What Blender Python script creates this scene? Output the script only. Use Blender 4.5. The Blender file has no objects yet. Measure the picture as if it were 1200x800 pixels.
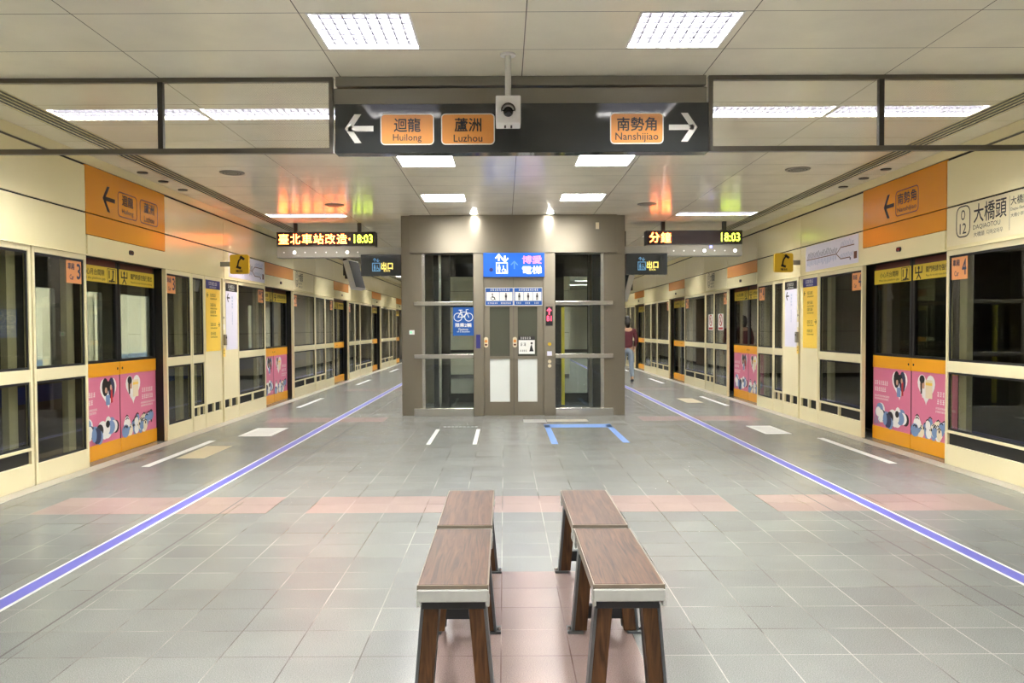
import bpy, math, random
from mathutils import Vector, Matrix
random.seed(7)
SC = bpy.context.scene
COL = SC.collection
PI = math.pi

# ------------------------------------------------------------------ materials
def lin(c):
    return tuple((x/12.92 if x <= .04045 else ((x+.055)/1.055)**2.4) for x in c)
def rgb(r, g, b):
    return lin((r/255, g/255, b/255))+(1,)
def newmat(name):
    m = bpy.data.materials.new(name); m.use_nodes = True
    return m, m.node_tree.nodes, m.node_tree.links, m.node_tree.nodes['Principled BSDF']
def pbr(name, col, rough=.5, metal=0, spec=.5, noise=0, nscale=8, coat=0, bump=0, stretch=None):
    m, N, L, P = newmat(name)
    P.inputs['Base Color'].default_value = col
    P.inputs['Roughness'].default_value = rough
    P.inputs['Metallic'].default_value = metal
    P.inputs['Specular IOR Level'].default_value = spec
    P.inputs['Coat Weight'].default_value = coat
    if noise or bump:
        tc = N.new('ShaderNodeTexCoord'); nz = N.new('ShaderNodeTexNoise')
        nz.inputs['Scale'].default_value = nscale; nz.inputs['Detail'].default_value = 5
        src = tc.outputs['Object']
        if stretch:
            mp = N.new('ShaderNodeMapping'); mp.inputs['Scale'].default_value = stretch
            L.new(src, mp.inputs['Vector']); src = mp.outputs['Vector']
        L.new(src, nz.inputs['Vector'])
        if noise:
            mx = N.new('ShaderNodeMix'); mx.data_type = 'RGBA'
            mx.inputs[6].default_value = tuple(c*(1-noise) for c in col[:3])+(1,)
            mx.inputs[7].default_value = tuple(min(1, c*(1+noise)) for c in col[:3])+(1,)
            L.new(nz.outputs['Fac'], mx.inputs[0]); L.new(mx.outputs[2], P.inputs['Base Color'])
        if bump:
            b = N.new('ShaderNodeBump'); b.inputs['Strength'].default_value = bump; b.inputs['Distance'].default_value = .002
            L.new(nz.outputs['Fac'], b.inputs['Height']); L.new(b.outputs['Normal'], P.inputs['Normal'])
    return m
def emit(name, col, s):
    m, N, L, P = newmat(name)
    P.inputs['Base Color'].default_value = (0, 0, 0, 1)
    P.inputs['Emission Color'].default_value = col
    P.inputs['Emission Strength'].default_value = s
    return m
def backlit(m, col, k):
    P = m.node_tree.nodes['Principled BSDF']; P.inputs['Emission Color'].default_value = col; P.inputs['Emission Strength'].default_value = k
    return m
def glass(name, tint, f0=.05, rough=.0, haze=0, hazecol=(1, 1, 1, 1), wired=False):
    m, N, L, P = newmat(name)
    N.remove(P)
    out = N['Material Output']
    tr = N.new('ShaderNodeBsdfTransparent'); tr.inputs['Color'].default_value = tint
    gl = N.new('ShaderNodeBsdfGlossy'); gl.inputs['Roughness'].default_value = rough
    lw = N.new('ShaderNodeLayerWeight'); lw.inputs['Blend'].default_value = .5
    pw = N.new('ShaderNodeMath'); pw.operation = 'POWER'; pw.inputs[1].default_value = 4.5
    fr = N.new('ShaderNodeMath'); fr.operation = 'MULTIPLY_ADD'; fr.inputs[1].default_value = 1-f0; fr.inputs[2].default_value = f0
    L.new(lw.outputs['Facing'], pw.inputs[0]); L.new(pw.outputs[0], fr.inputs[0])
    mx = N.new('ShaderNodeMixShader')
    base = tr.outputs[0]
    if haze:
        df = N.new('ShaderNodeBsdfDiffuse'); df.inputs['Color'].default_value = hazecol
        mh = N.new('ShaderNodeMixShader'); mh.inputs[0].default_value = haze
        if wired:
            tc = N.new('ShaderNodeTexCoord'); mp = N.new('ShaderNodeMapping')
            mp.inputs['Rotation'].default_value = (0, PI/4, 0); mp.inputs['Scale'].default_value = (80, 80, 80)
            L.new(tc.outputs['Object'], mp.inputs['Vector'])
            sp = N.new('ShaderNodeSeparateXYZ'); L.new(mp.outputs[0], sp.inputs[0])
            vs = []
            for k in ('X', 'Z'):
                fk = N.new('ShaderNodeMath'); fk.operation = 'FRACT'; L.new(sp.outputs[k], fk.inputs[0])
                lt = N.new('ShaderNodeMath'); lt.operation = 'LESS_THAN'; lt.inputs[1].default_value = .16
                L.new(fk.outputs[0], lt.inputs[0]); vs.append(lt.outputs[0])
            ad = N.new('ShaderNodeMath'); ad.operation = 'MAXIMUM'; L.new(vs[0], ad.inputs[0]); L.new(vs[1], ad.inputs[1])
            ml = N.new('ShaderNodeMath'); ml.operation = 'MULTIPLY_ADD'; ml.inputs[1].default_value = .10; ml.inputs[2].default_value = haze
            L.new(ad.outputs[0], ml.inputs[0]); L.new(ml.outputs[0], mh.inputs[0])
        L.new(tr.outputs[0], mh.inputs[1]); L.new(df.outputs[0], mh.inputs[2]); base = mh.outputs[0]
    L.new(fr.outputs[0], mx.inputs[0]); L.new(base, mx.inputs[1]); L.new(gl.outputs[0], mx.inputs[2])
    L.new(mx.outputs[0], out.inputs['Surface'])
    return m

def tiles(name, c1, c2, groutd, groutl, bw, bh, ox, oy, mortar, rough, speck, spec=.5, lightgrout=True):
    m, N, L, P = newmat(name)
    tc = N.new('ShaderNodeTexCoord'); mp = N.new('ShaderNodeMapping')
    mp.inputs['Location'].default_value = (-ox, -oy, 0)
    L.new(tc.outputs['Object'], mp.inputs['Vector'])
    br = N.new('ShaderNodeTexBrick'); br.offset = 0; br.squash = 1
    br.inputs['Scale'].default_value = 1
    br.inputs['Brick Width'].default_value = bw; br.inputs['Row Height'].default_value = bh
    br.inputs['Mortar Size'].default_value = mortar; br.inputs['Mortar Smooth'].default_value = .1
    br.inputs['Color1'].default_value = c1; br.inputs['Color2'].default_value = c2
    L.new(mp.outputs[0], br.inputs['Vector'])
    n1 = N.new('ShaderNodeTexNoise'); n1.inputs['Scale'].default_value = 1.3; n1.inputs['Detail'].default_value = 3
    L.new(tc.outputs['Object'], n1.inputs['Vector'])
    cr = N.new('ShaderNodeValToRGB'); cr.color_ramp.elements[0].position = .42; cr.color_ramp.elements[1].position = .58
    cr.color_ramp.elements[0].color = groutd; cr.color_ramp.elements[1].color = groutl
    L.new(n1.outputs['Fac'], cr.inputs[0]); L.new(cr.outputs[0], br.inputs['Mortar'])
    n2 = N.new('ShaderNodeTexNoise'); n2.inputs['Scale'].default_value = 230; n2.inputs['Detail'].default_value = 2
    L.new(tc.outputs['Object'], n2.inputs['Vector'])
    n3 = N.new('ShaderNodeTexNoise'); n3.inputs['Scale'].default_value = 2.2; n3.inputs['Detail'].default_value = 6
    L.new(tc.outputs['Object'], n3.inputs['Vector'])
    def mulnoise(col, fac, lo, hi):
        mr = N.new('ShaderNodeMapRange'); mr.inputs[1].default_value = .3; mr.inputs[2].default_value = .7
        mr.inputs[3].default_value = lo; mr.inputs[4].default_value = hi
        L.new(fac, mr.inputs[0])
        vm = N.new('ShaderNodeVectorMath'); vm.operation = 'SCALE'
        L.new(col, vm.inputs[0]); L.new(mr.outputs[0], vm.inputs['Scale'])
        return vm.outputs[0]
    c = mulnoise(br.outputs['Color'], n2.outputs['Fac'], 1-speck, 1+speck)
    c = mulnoise(c, n3.outputs['Fac'], .93, 1.05)
    L.new(c, P.inputs['Base Color'])
    P.inputs['Roughness'].default_value = rough; P.inputs['Specular IOR Level'].default_value = spec
    bp = N.new('ShaderNodeBump'); bp.inputs['Strength'].default_value = .25; bp.inputs['Distance'].default_value = .002; bp.invert = True
    L.new(br.outputs['Fac'], bp.inputs['Height']); L.new(bp.outputs[0], P.inputs['Normal'])
    return m

def wood(name, dark, light, axis_scale):
    m, N, L, P = newmat(name)
    tc = N.new('ShaderNodeTexCoord'); oi = N.new('ShaderNodeObjectInfo')
    ad = N.new('ShaderNodeVectorMath'); ad.operation = 'ADD'
    cb = N.new('ShaderNodeCombineXYZ'); ms = N.new('ShaderNodeMath'); ms.operation = 'MULTIPLY'; ms.inputs[1].default_value = 37
    L.new(oi.outputs['Random'], ms.inputs[0]); L.new(ms.outputs[0], cb.inputs[0]); L.new(ms.outputs[0], cb.inputs[1])
    mp = N.new('ShaderNodeMapping'); mp.inputs['Scale'].default_value = axis_scale
    L.new(tc.outputs['Object'], ad.inputs[0]); L.new(cb.outputs[0], ad.inputs[1])
    L.new(ad.outputs[0], mp.inputs[0])
    n1 = N.new('ShaderNodeTexNoise'); n1.inputs['Scale'].default_value = 5; n1.inputs['Detail'].default_value = 8; n1.inputs['Distortion'].default_value = 1.2
    L.new(mp.outputs[0], n1.inputs['Vector'])
    cr = N.new('ShaderNodeValToRGB'); e = cr.color_ramp.elements
    e[0].position = .3; e[0].color = dark; e[1].position = .72; e[1].color = light
    L.new(n1.outputs['Fac'], cr.inputs[0]); L.new(cr.outputs[0], P.inputs['Base Color'])
    P.inputs['Roughness'].default_value = .45; P.inputs['Specular IOR Level'].default_value = .3
    bp = N.new('ShaderNodeBump'); bp.inputs['Strength'].default_value = .12; bp.inputs['Distance'].default_value = .002
    L.new(n1.outputs['Fac'], bp.inputs['Height']); L.new(bp.outputs[0], P.inputs['Normal'])
    return m

M = {}
M['cream'] = pbr('cream_paint', rgb(232, 221, 180), .3, noise=.02, nscale=3)
M['fascia'] = pbr('fascia_panel', rgb(241, 230, 182), .22, noise=.02, nscale=2)
M['back'] = pbr('dark_backing', rgb(28, 26, 24), .8)
M['black'] = pbr('black_paint', rgb(16, 16, 16), .45)
M['gasket'] = pbr('rubber_gasket', rgb(14, 14, 13), .6)
M['orange'] = pbr('orange_panel', rgb(226, 150, 44), .22, noise=.04, nscale=2)
M['orange2'] = pbr('orange_fascia', rgb(222, 152, 82), .25)
M['doororange'] = pbr('door_orange', rgb(240, 166, 34), .35)
M['sticker'] = pbr('sticker_orange', rgb(235, 160, 100), .4)
M['ink'] = pbr('ink_black', rgb(24, 20, 20), .5)
M['brown'] = pbr('brown_line', rgb(96, 46, 30), .5)
M['ydoor'] = pbr('yellow_strip', rgb(222, 194, 62), .4)
M['pink'] = pbr('poster_pink', rgb(219, 120, 150), .4, noise=.04, nscale=4)
M['white'] = pbr('white_print', rgb(240, 238, 232), .4)
M['bluegrey'] = pbr('bluegrey_print', rgb(120, 148, 190), .5)
M['navyp'] = pbr('navy_print', rgb(44, 52, 84), .5)
M['redp'] = pbr('red_print', rgb(190, 44, 44), .5)
M['creamp'] = pbr('cream_print', rgb(236, 222, 190), .5)
M['yellowp'] = pbr('yellow_poster', rgb(246, 208, 84), .4)
M['navy'] = pbr('navy_header', rgb(46, 46, 116), .4)
M['lav'] = pbr('lavender_white', rgb(226, 224, 238), .35)
M['phone'] = pbr('phone_sign_yellow', rgb(216, 176, 34), .4)
M['blue'] = backlit(pbr('sign_blue', rgb(24, 96, 205), .3), rgb(24, 96, 215), .3)
M['signwhite'] = backlit(pbr('sign_white_print', rgb(240, 240, 240), .4), rgb(240, 244, 255), .75)
M['signpink'] = backlit(pbr('sign_pink_print', rgb(250, 150, 190), .4), rgb(250, 120, 175), .8)
M['blue2'] = pbr('sign_deep_blue', rgb(26, 84, 160), .3)
M['pinktxt'] = pbr('pink_lettering', rgb(250, 150, 190), .4)
M['darksign'] = pbr('dark_sign_face', rgb(44, 47, 48), .08, spec=.6)
M['amber'] = pbr('destination_orange', rgb(236, 160, 84), .25)
M['greymetal'] = pbr('grey_metal', rgb(140, 136, 124), .4, metal=.3, noise=.05, nscale=4)
M['darkmetal'] = pbr('dark_metal', rgb(70, 68, 64), .4, metal=.6)
M['framegrey'] = pbr('barrier_frame_grey', rgb(112, 108, 100), .35, metal=.6)
M['whitemetal'] = pbr('white_housing', rgb(236, 234, 230), .35)
M['steel'] = pbr('brushed_steel', rgb(141, 133, 118), .38, metal=1, noise=.05, nscale=14, stretch=(30, 30, .6))
def brushed(m):
    N, L = m.node_tree.nodes, m.node_tree.links
    tg = N.new('ShaderNodeTangent'); tg.direction_type = 'RADIAL'; tg.axis = 'Z'
    P = N['Principled BSDF']; L.new(tg.outputs[0], P.inputs['Tangent']); P.inputs['Anisotropic'].default_value = .6; P.inputs['Anisotropic Rotation'].default_value = .25
brushed(M['steel'])
M['steel2'] = pbr('polished_steel', rgb(205, 202, 196), .22, metal=1, noise=.05, nscale=10, stretch=(.6, 30, 30))
M['frost'] = pbr('frosted_glass', rgb(232, 236, 230), .3, spec=.6)
M['tint'] = pbr('tinted_window', rgb(78, 80, 68), .06, spec=.8)
M['glass'] = glass('screen_glass', (.72, .74, .70, 1), .085)
M['eglass'] = glass('elevator_glass', (.93, .97, .95, 1), .05)
M['wired'] = glass('wired_glass', (.98, .98, .96, 1), .02, haze=.07, hazecol=rgb(245, 242, 225), wired=True)
M['lens'] = pbr('camera_lens', rgb(10, 10, 12), .05, spec=.8)
M['benchsteel'] = pbr('bench_steel', rgb(92, 96, 98), .42, metal=.5, noise=.1, nscale=30)
M['benchdark'] = pbr('bench_dark_steel', rgb(52, 54, 56), .45, metal=.5, noise=.1, nscale=30)
M['benchcap'] = pbr('bench_painted_cap', rgb(168, 170, 164), .4, noise=.12, nscale=25)
M['edge'] = pbr('bench_edge_metal', rgb(128, 117, 102), .4, metal=.3, noise=.15, nscale=20)
M['woodY'] = wood('bench_wood', rgb(46, 28, 16), rgb(98, 66, 44), (11, .6, 11))
M['woodZ'] = wood('bench_leg_wood', rgb(50, 32, 18), rgb(100, 68, 40), (9, 9, .8))
M['tunnel'] = pbr('tunnel_concrete', rgb(70, 66, 58), .85, noise=.2, nscale=1.2)
M['track'] = pbr('track_bed', rgb(48, 46, 42), .9, noise=.2, nscale=3)
M['bluetape'] = pbr('blue_floor_tape', rgb(88, 88, 166), .5, noise=.05, nscale=6)
M['skytape'] = pbr('sky_blue_floor_tape', rgb(110, 144, 200), .55, noise=.1, nscale=12)
M['whitetape'] = pbr('white_floor_tape', rgb(204, 204, 198), .55, noise=.06, nscale=14)
M['tan'] = pbr('tan_floor_tile', rgb(176, 164, 132), .5, noise=.06, nscale=10)
M['beige'] = pbr('beige_threshold', rgb(170, 164, 150), .5, noise=.06, nscale=10)
M['drain'] = pbr('grey_plate', rgb(150, 150, 146), .5, noise=.1, nscale=60)
M['browntile'] = pbr('brown_floor_mark', rgb(96, 84, 74), .6)
M['core'] = pbr('core_cladding', rgb(214, 208, 190), .35, noise=.03, nscale=2)
M['coredoor'] = pbr('brown_steel_door', rgb(112, 96, 76), .4)
M['trainbody'] = pbr('train_shade_grey', rgb(84, 84, 82), .35)  # white body; the tunnel's shade is put into its colour
M['trainblue'] = pbr('train_blue', rgb(30, 64, 150), .35)
M['trainin'] = pbr('train_interior', rgb(232, 226, 208), .5)
M['lamp'] = emit('lamp_tube_panel', (1, .99, .97, 1), 108)
M['lampflat'] = emit('lamp_flat_panel', (1, .99, .97, 1), 42)
M['trainlamp'] = emit('train_lamp', (1, .97, .9, 1), 20)
M['spot'] = emit('downlight_lens', (1, .98, .95, 1), 230)
M['louvre'] = pbr('louvre_aluminium', rgb(52, 51, 58), .5, spec=.2)
M['ledamber'] = emit('led_amber', (1, .17, .03, 1), 20)
M['ledgreen'] = emit('led_green', (.72, 1, .05, 1), 6)
M['ledback'] = pbr('led_panel_dark', rgb(38, 10, 10), .3)
M['ledred'] = emit('led_red', (1, .08, .16, 1), 2.5)
M['ledwhite'] = emit('led_white', (1, 1, .92, 1), 6)
M['ledblue'] = emit('led_blue', (.15, .15, 1, 1), 6)
M['ledgrn'] = emit('exit_green', (.2, 1, .5, 1), 1.0)
M['redlens'] = pbr('sensor_red', rgb(96, 20, 24), .2)
M['yellowpole'] = pbr('yellow_pole', rgb(224, 204, 60), .4)
M['cyan'] = backlit(pbr('icon_blue', rgb(96, 150, 190), .4), rgb(80, 130, 175), .3)
M['ytxt'] = backlit(pbr('icon_yellow', rgb(236, 214, 110), .4), rgb(240, 220, 120), .6)
M['screen'] = pbr('monitor_screen', rgb(120, 124, 132), .15)
M['skin'] = pbr('skin', rgb(205, 160, 130), .5)
M['hair'] = pbr('hair', rgb(30, 24, 22), .5)
M['maroon'] = pbr('maroon_shirt', rgb(92, 36, 44), .8, noise=.15, nscale=20)
M['jeans'] = pbr('light_jeans', rgb(142, 156, 172), .8, noise=.1, nscale=20)
M['shoe'] = pbr('dark_shoe', rgb(40, 38, 40), .6)
G1, G2 = rgb(115, 117, 114), rgb(122, 124, 120)
M['floor'] = tiles('grey_floor_tiles', G1, G2, rgb(88, 86, 82), rgb(158, 156, 150), .2975, .2975, -.02, 3.40, .0028, .27, .30, spec=.75)
M['floorpink'] = tiles('pink_floor_tiles', rgb(143, 124, 118), rgb(149, 130, 124), rgb(106, 84, 78), rgb(164, 146, 140), .2975, .2975, -.02, 3.40, .0028, .27, .30, spec=.75)
M['joint'] = pbr('floor_joint', rgb(58, 54, 50), .8)
M['ceil'] = tiles('ceiling_panels', rgb(246, 240, 219), rgb(247, 242, 222), rgb(90, 86, 78), rgb(130, 124, 112), 1.2775, .6155, .132, 4.598, .003, .2, .0, spec=.5)

# ------------------------------------------------------------------ geometry builder (x right, z up, -y towards the viewer)
_TXT = {}
def text_mesh(s, bold):
    k = s
    if k not in _TXT:
        c = bpy.data.curves.new('t', 'FONT'); c.body = s; c.resolution_u = 2
        o = bpy.data.objects.new('t', c); COL.objects.link(o)
        bpy.context.view_layer.update()
        me = bpy.data.meshes.new_from_object(o.evaluated_get(bpy.context.evaluated_depsgraph_get()))
        vs = [(v.co.x, v.co.y) for v in me.vertices]; fs = [tuple(p.vertices) for p in me.polygons]
        # make every face look along +z of the font plane
        out = []
        for f in fs:
            a = sum(vs[f[i]][0]*vs[f[(i+1) % len(f)]][1]-vs[f[(i+1) % len(f)]][0]*vs[f[i]][1] for i in range(len(f)))
            out.append(f if a > 0 else f[::-1])
        bpy.data.objects.remove(o); bpy.data.curves.remove(c); bpy.data.meshes.remove(me)
        _TXT[k] = (vs, out)
    return _TXT[k]

def rr(x0, x1, z0, z1, r, n=4):
    pts = []
    for cx, cz, a0 in ((x1-r, z1-r, 0), (x0+r, z1-r, 90), (x0+r, z0+r, 180), (x1-r, z0+r, 270)):
        for i in range(n+1):
            a = math.radians(a0+90*i/n); pts.append((cx+r*math.cos(a), cz+r*math.sin(a)))
    return pts
def circ(cx, cz, r, n=20, rz=None):
    return [(cx+r*math.cos(2*PI*i/n), cz+(rz or r)*math.sin(2*PI*i/n)) for i in range(n)]

class B:
    def __init__(s): s.v = []; s.f = []; s.m = []
    def add(s, vs, fs, m=0):
        o = len(s.v); s.v += [tuple(p) for p in vs]
        for f in fs: s.f.append(tuple(i+o for i in f)); s.m.append(m)
        return s
    def box(s, x0, x1, y0, y1, z0, z1, m=0):
        vs = [(x0, y0, z0), (x1, y0, z0), (x1, y1, z0), (x0, y1, z0), (x0, y0, z1), (x1, y0, z1), (x1, y1, z1), (x0, y1, z1)]
        return s.add(vs, [(0, 3, 2, 1), (4, 5, 6, 7), (0, 1, 5, 4), (1, 2, 6, 5), (2, 3, 7, 6), (3, 0, 4, 7)], m)
    def prism(s, pts, yf, yb, m=0):           # pts in (x,z), counter-clockwise; yf front, yb back
        n = len(pts)
        vs = [(x, yf, z) for x, z in pts]+[(x, yb, z) for x, z in pts]
        fs = [tuple(range(n)), tuple(range(2*n-1, n-1, -1))]
        fs += [(i, n+i, n+(i+1) % n, (i+1) % n) for i in range(n)]
        return s.add(vs, fs, m)
    def ring(s, po, pi, yf, yb, m=0):
        n = len(po)
        vs = [(x, yf, z) for x, z in po]+[(x, yf, z) for x, z in pi]+[(x, yb, z) for x, z in po]+[(x, yb, z) for x, z in pi]
        fs = []
        for i in range(n):
            j = (i+1) % n
            fs += [(i, j, n+j, n+i), (i, 2*n+i, 2*n+j, j), (n+i, n+j, 3*n+j, 3*n+i), (2*n+i, 3*n+i, 3*n+j, 2*n+j)]
        return s.add(vs, fs, m)
    def rect_ring(s, x0, x1, z0, z1, w, yf, yb, m=0):
        return s.ring([(x0, z0), (x1, z0), (x1, z1), (x0, z1)], [(x0+w, z0+w), (x1-w, z0+w), (x1-w, z1-w), (x0+w, z1-w)], yf, yb, m)
    def tube(s, path, r, m=0, n=10, cap=True):
        path = [Vector(p) for p in path]; rs = r if isinstance(r, (list, tuple)) else [r]*len(path)
        rings = []
        up = Vector((0, 0, 1))
        d0 = (path[1]-path[0]).normalized()
        if abs(d0.dot(up)) > .9: up = Vector((1, 0, 0))
        for i, p in enumerate(path):
            d = (path[min(i+1, len(path)-1)]-path[max(i-1, 0)]).normalized()
            a = d.cross(up).normalized(); b = d.cross(a).normalized()
            rings.append([p+(a*math.cos(2*PI*k/n)+b*math.sin(2*PI*k/n))*rs[i] for k in range(n)])
        vs = [q for R in rings for q in R]; fs = []
        for i in range(len(path)-1):
            for k in range(n):
                fs.append((i*n+k, i*n+(k+1) % n, (i+1)*n+(k+1) % n, (i+1)*n+k))
        if cap: fs += [tuple(range(n-1, -1, -1)), tuple(range((len(path)-1)*n, len(path)*n))]
        return s.add(vs, fs, m)
    def ball(s, c, r, m=0, n=14, sc=(1, 1, 1), half=False):
        vs = []; fs = []; k = n//2
        for i in range(k+1):
            t = PI*i/k
            for j in range(n):
                a = 2*PI*j/n
                vs.append((c[0]+r*sc[0]*math.sin(t)*math.cos(a), c[1]+r*sc[1]*math.sin(t)*math.sin(a), c[2]+r*sc[2]*math.cos(t)))
        for i in range(k):
            for j in range(n):
                fs.append((i*n+j, (i+1)*n+j, (i+1)*n+(j+1) % n, i*n+(j+1) % n))
        return s.add(vs, fs, m)
    def stroke(s, pts, w, y, m=0, th=.001):   # polyline of flat bars in the x-z plane
        for (x0, z0), (x1, z1) in zip(pts, pts[1:]):
            L = math.hypot(x1-x0, z1-z0) or 1e-6
            dx, dz = (x1-x0)/L*w/2, (z1-z0)/L*w/2
            s.prism([(x0-dx+dz, z0-dz-dx), (x1+dx+dz, z1+dz-dx), (x1+dx-dz, z1+dz+dx), (x0-dx-dz, z0-dz+dx)], y, y+th, m)
        return s
    def text(s, t, cx, cz, w=None, h=None, y=-.001, m=0, bold=0):
        vs, fs = text_mesh(t, bold)
        xa, xb = min(v[0] for v in vs), max(v[0] for v in vs); za, zb = min(v[1] for v in vs), max(v[1] for v in vs)
        sx = w/(xb-xa) if w else None; sz = h/(zb-za) if h else None
        sx = sx or sz; sz = sz or sx
        e = bold*.8
        for i, (dx, dz) in enumerate(((-e, 0), (e, 0), (0, -e), (0, e)) if bold else ((0, 0),)):
            s.add([(cx+(x-(xa+xb)/2+dx)*sx, y-.0003*i, cz+(z-(za+zb)/2+dz)*sz) for x, z in vs], fs, m)
        return s
    def glyphs(s, x0, x1, cz, h, y, m=0, rnd=random):   # a line of print too small to read
        x = x0; w = h*.9
        while x+w <= x1+1e-6:
            for k in range(3):
                z = cz-h/2+h*(.1+.38*k); a = rnd.uniform(0, .25)*w; b = w*.85-rnd.uniform(0, .2)*w
                s.box(x+a, x+b, y, y+.0008, z, z+h*.14, m)
            q = x+rnd.uniform(.2, .6)*w; s.box(q, q+w*.13, y, y+.0008, cz-h/2, cz+h/2, m)
            x += w*1.08
        return s
    def build(s, name, mats, parent=None, loc=(0, 0, 0), rz=0, smooth=False, bevel=0, label=None):
        me = bpy.data.meshes.new(name); me.from_pydata(s.v, [], s.f)
        for k in (mats if isinstance(mats, (list, tuple)) else [mats]): me.materials.append(M[k])
        me.polygons.foreach_set('material_index', s.m)
        if smooth: me.polygons.foreach_set('use_smooth', [True]*len(s.f))
        me.update()
        o = bpy.data.objects.new(name, me); COL.objects.link(o)
        o.location = loc; o.rotation_euler = (0, 0, rz)
        if parent: o.parent = parent
        if label: o['label'] = label
        if bevel:
            b = o.modifiers.new('bevel', 'BEVEL'); b.width = bevel; b.segments = 2; b.limit_method = 'ANGLE'
            b.harden_normals = False
        return o

def tag(o, label, cat, group=None, kind='thing'):
    o['label'] = label; o['category'] = cat; o['kind'] = kind
    if group: o['group'] = group
    return o
def thing(name, label, cat, loc=(0, 0, 0), rz=0, group=None):
    o = bpy.data.objects.new(name, None); COL.objects.link(o)
    o.empty_display_size = .1; o.location = loc; o.rotation_euler = (0, 0, rz)
    return tag(o, label, cat, group)
def struct(o): o['kind'] = 'structure'; return o

# ------------------------------------------------------------------ the place
XL, XR, CX = -4.20, 4.45, .125
YB, YE = -5.0, 38.0            # ends of the platform hall
HC = 3.16                      # ceiling height
DOORS = [9.13, 15.23, 20.97, 26.73, 32.5]; DW = .95
SIDE = {'L': dict(x=XL, rz=PI/2, s=1, line='Huilong', car='3'), 'R': dict(x=XR, rz=-PI/2, s=-1, line='Nanshijiao', car='4')}
ORD = ['first', 'second', 'third', 'fourth', 'fifth']
def on(side): return 'on the %s side' % SIDE[side]['line']
def wall_loc(side, Y, z=0, off=0):
    d = SIDE[side]; return (d['x']+(off if side == 'L' else -off), Y, z)
def wthing(name, label, cat, side, Y, group=None, z=0, off=0):
    return thing(name, label, cat, wall_loc(side, Y, z, off), SIDE[side]['rz'], group)

def cut_plane(name, z, x0, x1, y0, y1, rects, mats, up=True, holes=()):
    """one sheet cut into rectangles: rects = (xa,xb,ya,yb,material), holes left open"""
    xs = sorted({x0, x1, *[q for r in list(rects)+list(holes) for q in r[:2] if x0 < q < x1]})
    ys = sorted({y0, y1, *[q for r in list(rects)+list(holes) for q in r[2:4] if y0 < q < y1]})
    b = B(); idx = {}
    for i, x in enumerate(xs):
        for j, y in enumerate(ys): idx[i, j] = len(b.v); b.v.append((x, y, z))
    for i in range(len(xs)-1):
        for j in range(len(ys)-1):
            mx, my = (xs[i]+xs[i+1])/2, (ys[j]+ys[j+1])/2
            if any(h[0] < mx < h[1] and h[2] < my < h[3] for h in holes): continue
            m = 0
            for r in rects:
                if r[0] < mx < r[1] and r[2] < my < r[3]: m = r[4]
            f = (idx[i, j], idx[i+1, j], idx[i+1, j+1], idx[i, j+1])
            b.f.append(f if up else f[::-1]); b.m.append(m)
    return struct(b.build(name, mats))

# floor
T = .2975
px = [(-3.59, -1.805), (-1.5075, 1.765), (2.06, 3.845)]
rects = [(a, c, 6.075, 6.67, 1) for a, c in px]+[(a, c, 12.025, 12.62, 1) for a, c in (px[0], px[2])]+[(a, c, 17.975, 18.57, 1) for a, c in (px[0], px[2])]
rects += [(-.3175, .575, YB, 4.59, 1)]
rects += [(-2.157, -2.146, YB, YE, 2), (2.47, 2.481, YB, YE, 2)]
cut_plane('floor', 0, XL-.45, XR+.45, YB, YE, rects, ['floor', 'floorpink', 'joint'])
for n, (a, c) in enumerate(((XL+.01, XL+.16), (XR-.16, XR-.01))):
    struct(B().box(a, c, YB, YE, -.01, .004).build('trim_%d' % (n+1), 'beige'))
struct(B().box(XL-.5, XL-.45, YB, YE, -1.2, 0).box(XR+.45, XR+.5, YB, YE, -1.2, 0).build('trim_3', 'tunnel'))

# lamps laid out in the ceiling grid
SQ = [(x, y) for y in (-2.78, 2.14, 4.60, 8.35, 10.80) for x in (-1.11, .775)]  # rearmost row is out of view, added for light
STRIP = [(x, y) for y in (6.56, .4) for x in (-3.69, -2.45, 1.47, 2.71)]+[(x, y) for y in (12.55, 15.6, 18.6, 21.6, 24.6, 27.6, 30.6, 33.6, -3.4) for x in (-3.69, 2.71)]  # rows other than by barrier and LED board are unseen, added for light
SQW, STW, STD = .59, 1.22, .34
holes = [(x, x+SQW, y, y+SQW) for x, y in SQ]+[(x, x+STW, y, y+STD) for x, y in STRIP]
DIF = [(-3.93, -3.70), (3.94, 4.17)]
holes += [(a, c, YB, YE) for a, c in DIF]
cut_plane('ceiling', HC, XL-.1, XR+.1, YB, YE, [], ['ceil'], up=False, holes=holes)

def lamp(name, label, cat, x, y, w, d, nx, ny, group, flush=False):
    t = thing(name, label, cat, (x+w/2, y+d/2, HC), 0, group)
    a, c = w/2, d/2
    f = B()
    for x0, x1, y0, y1 in ((-a, a, -c, -c+.012), (-a, a, c-.012, c), (-a, -a+.012, -c+.012, c-.012), (a-.012, a, -c+.012, c-.012)):
        f.box(x0, x1, y0, y1, -.004, .085)
    f.build('housing', 'whitemetal', t)
    B().box(-a+.012, a-.012, -c+.012, c-.012, *((.006, .016) if flush else (.07, .08))).build('diffuser', 'lampflat' if flush else 'lamp', t)
    if flush: return
    l = B()
    for i in range(1, nx):
        q = -a+w*i/nx; l.box(q-.003, q+.003, -c+.012, c-.012, .0, .035)
    for j in range(1, ny):
        q = -c+d*j/ny; l.box(-a+.012, a-.012, q-.004, q+.004, .0, .035)
    l.build('louvre', 'louvre', t)
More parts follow.
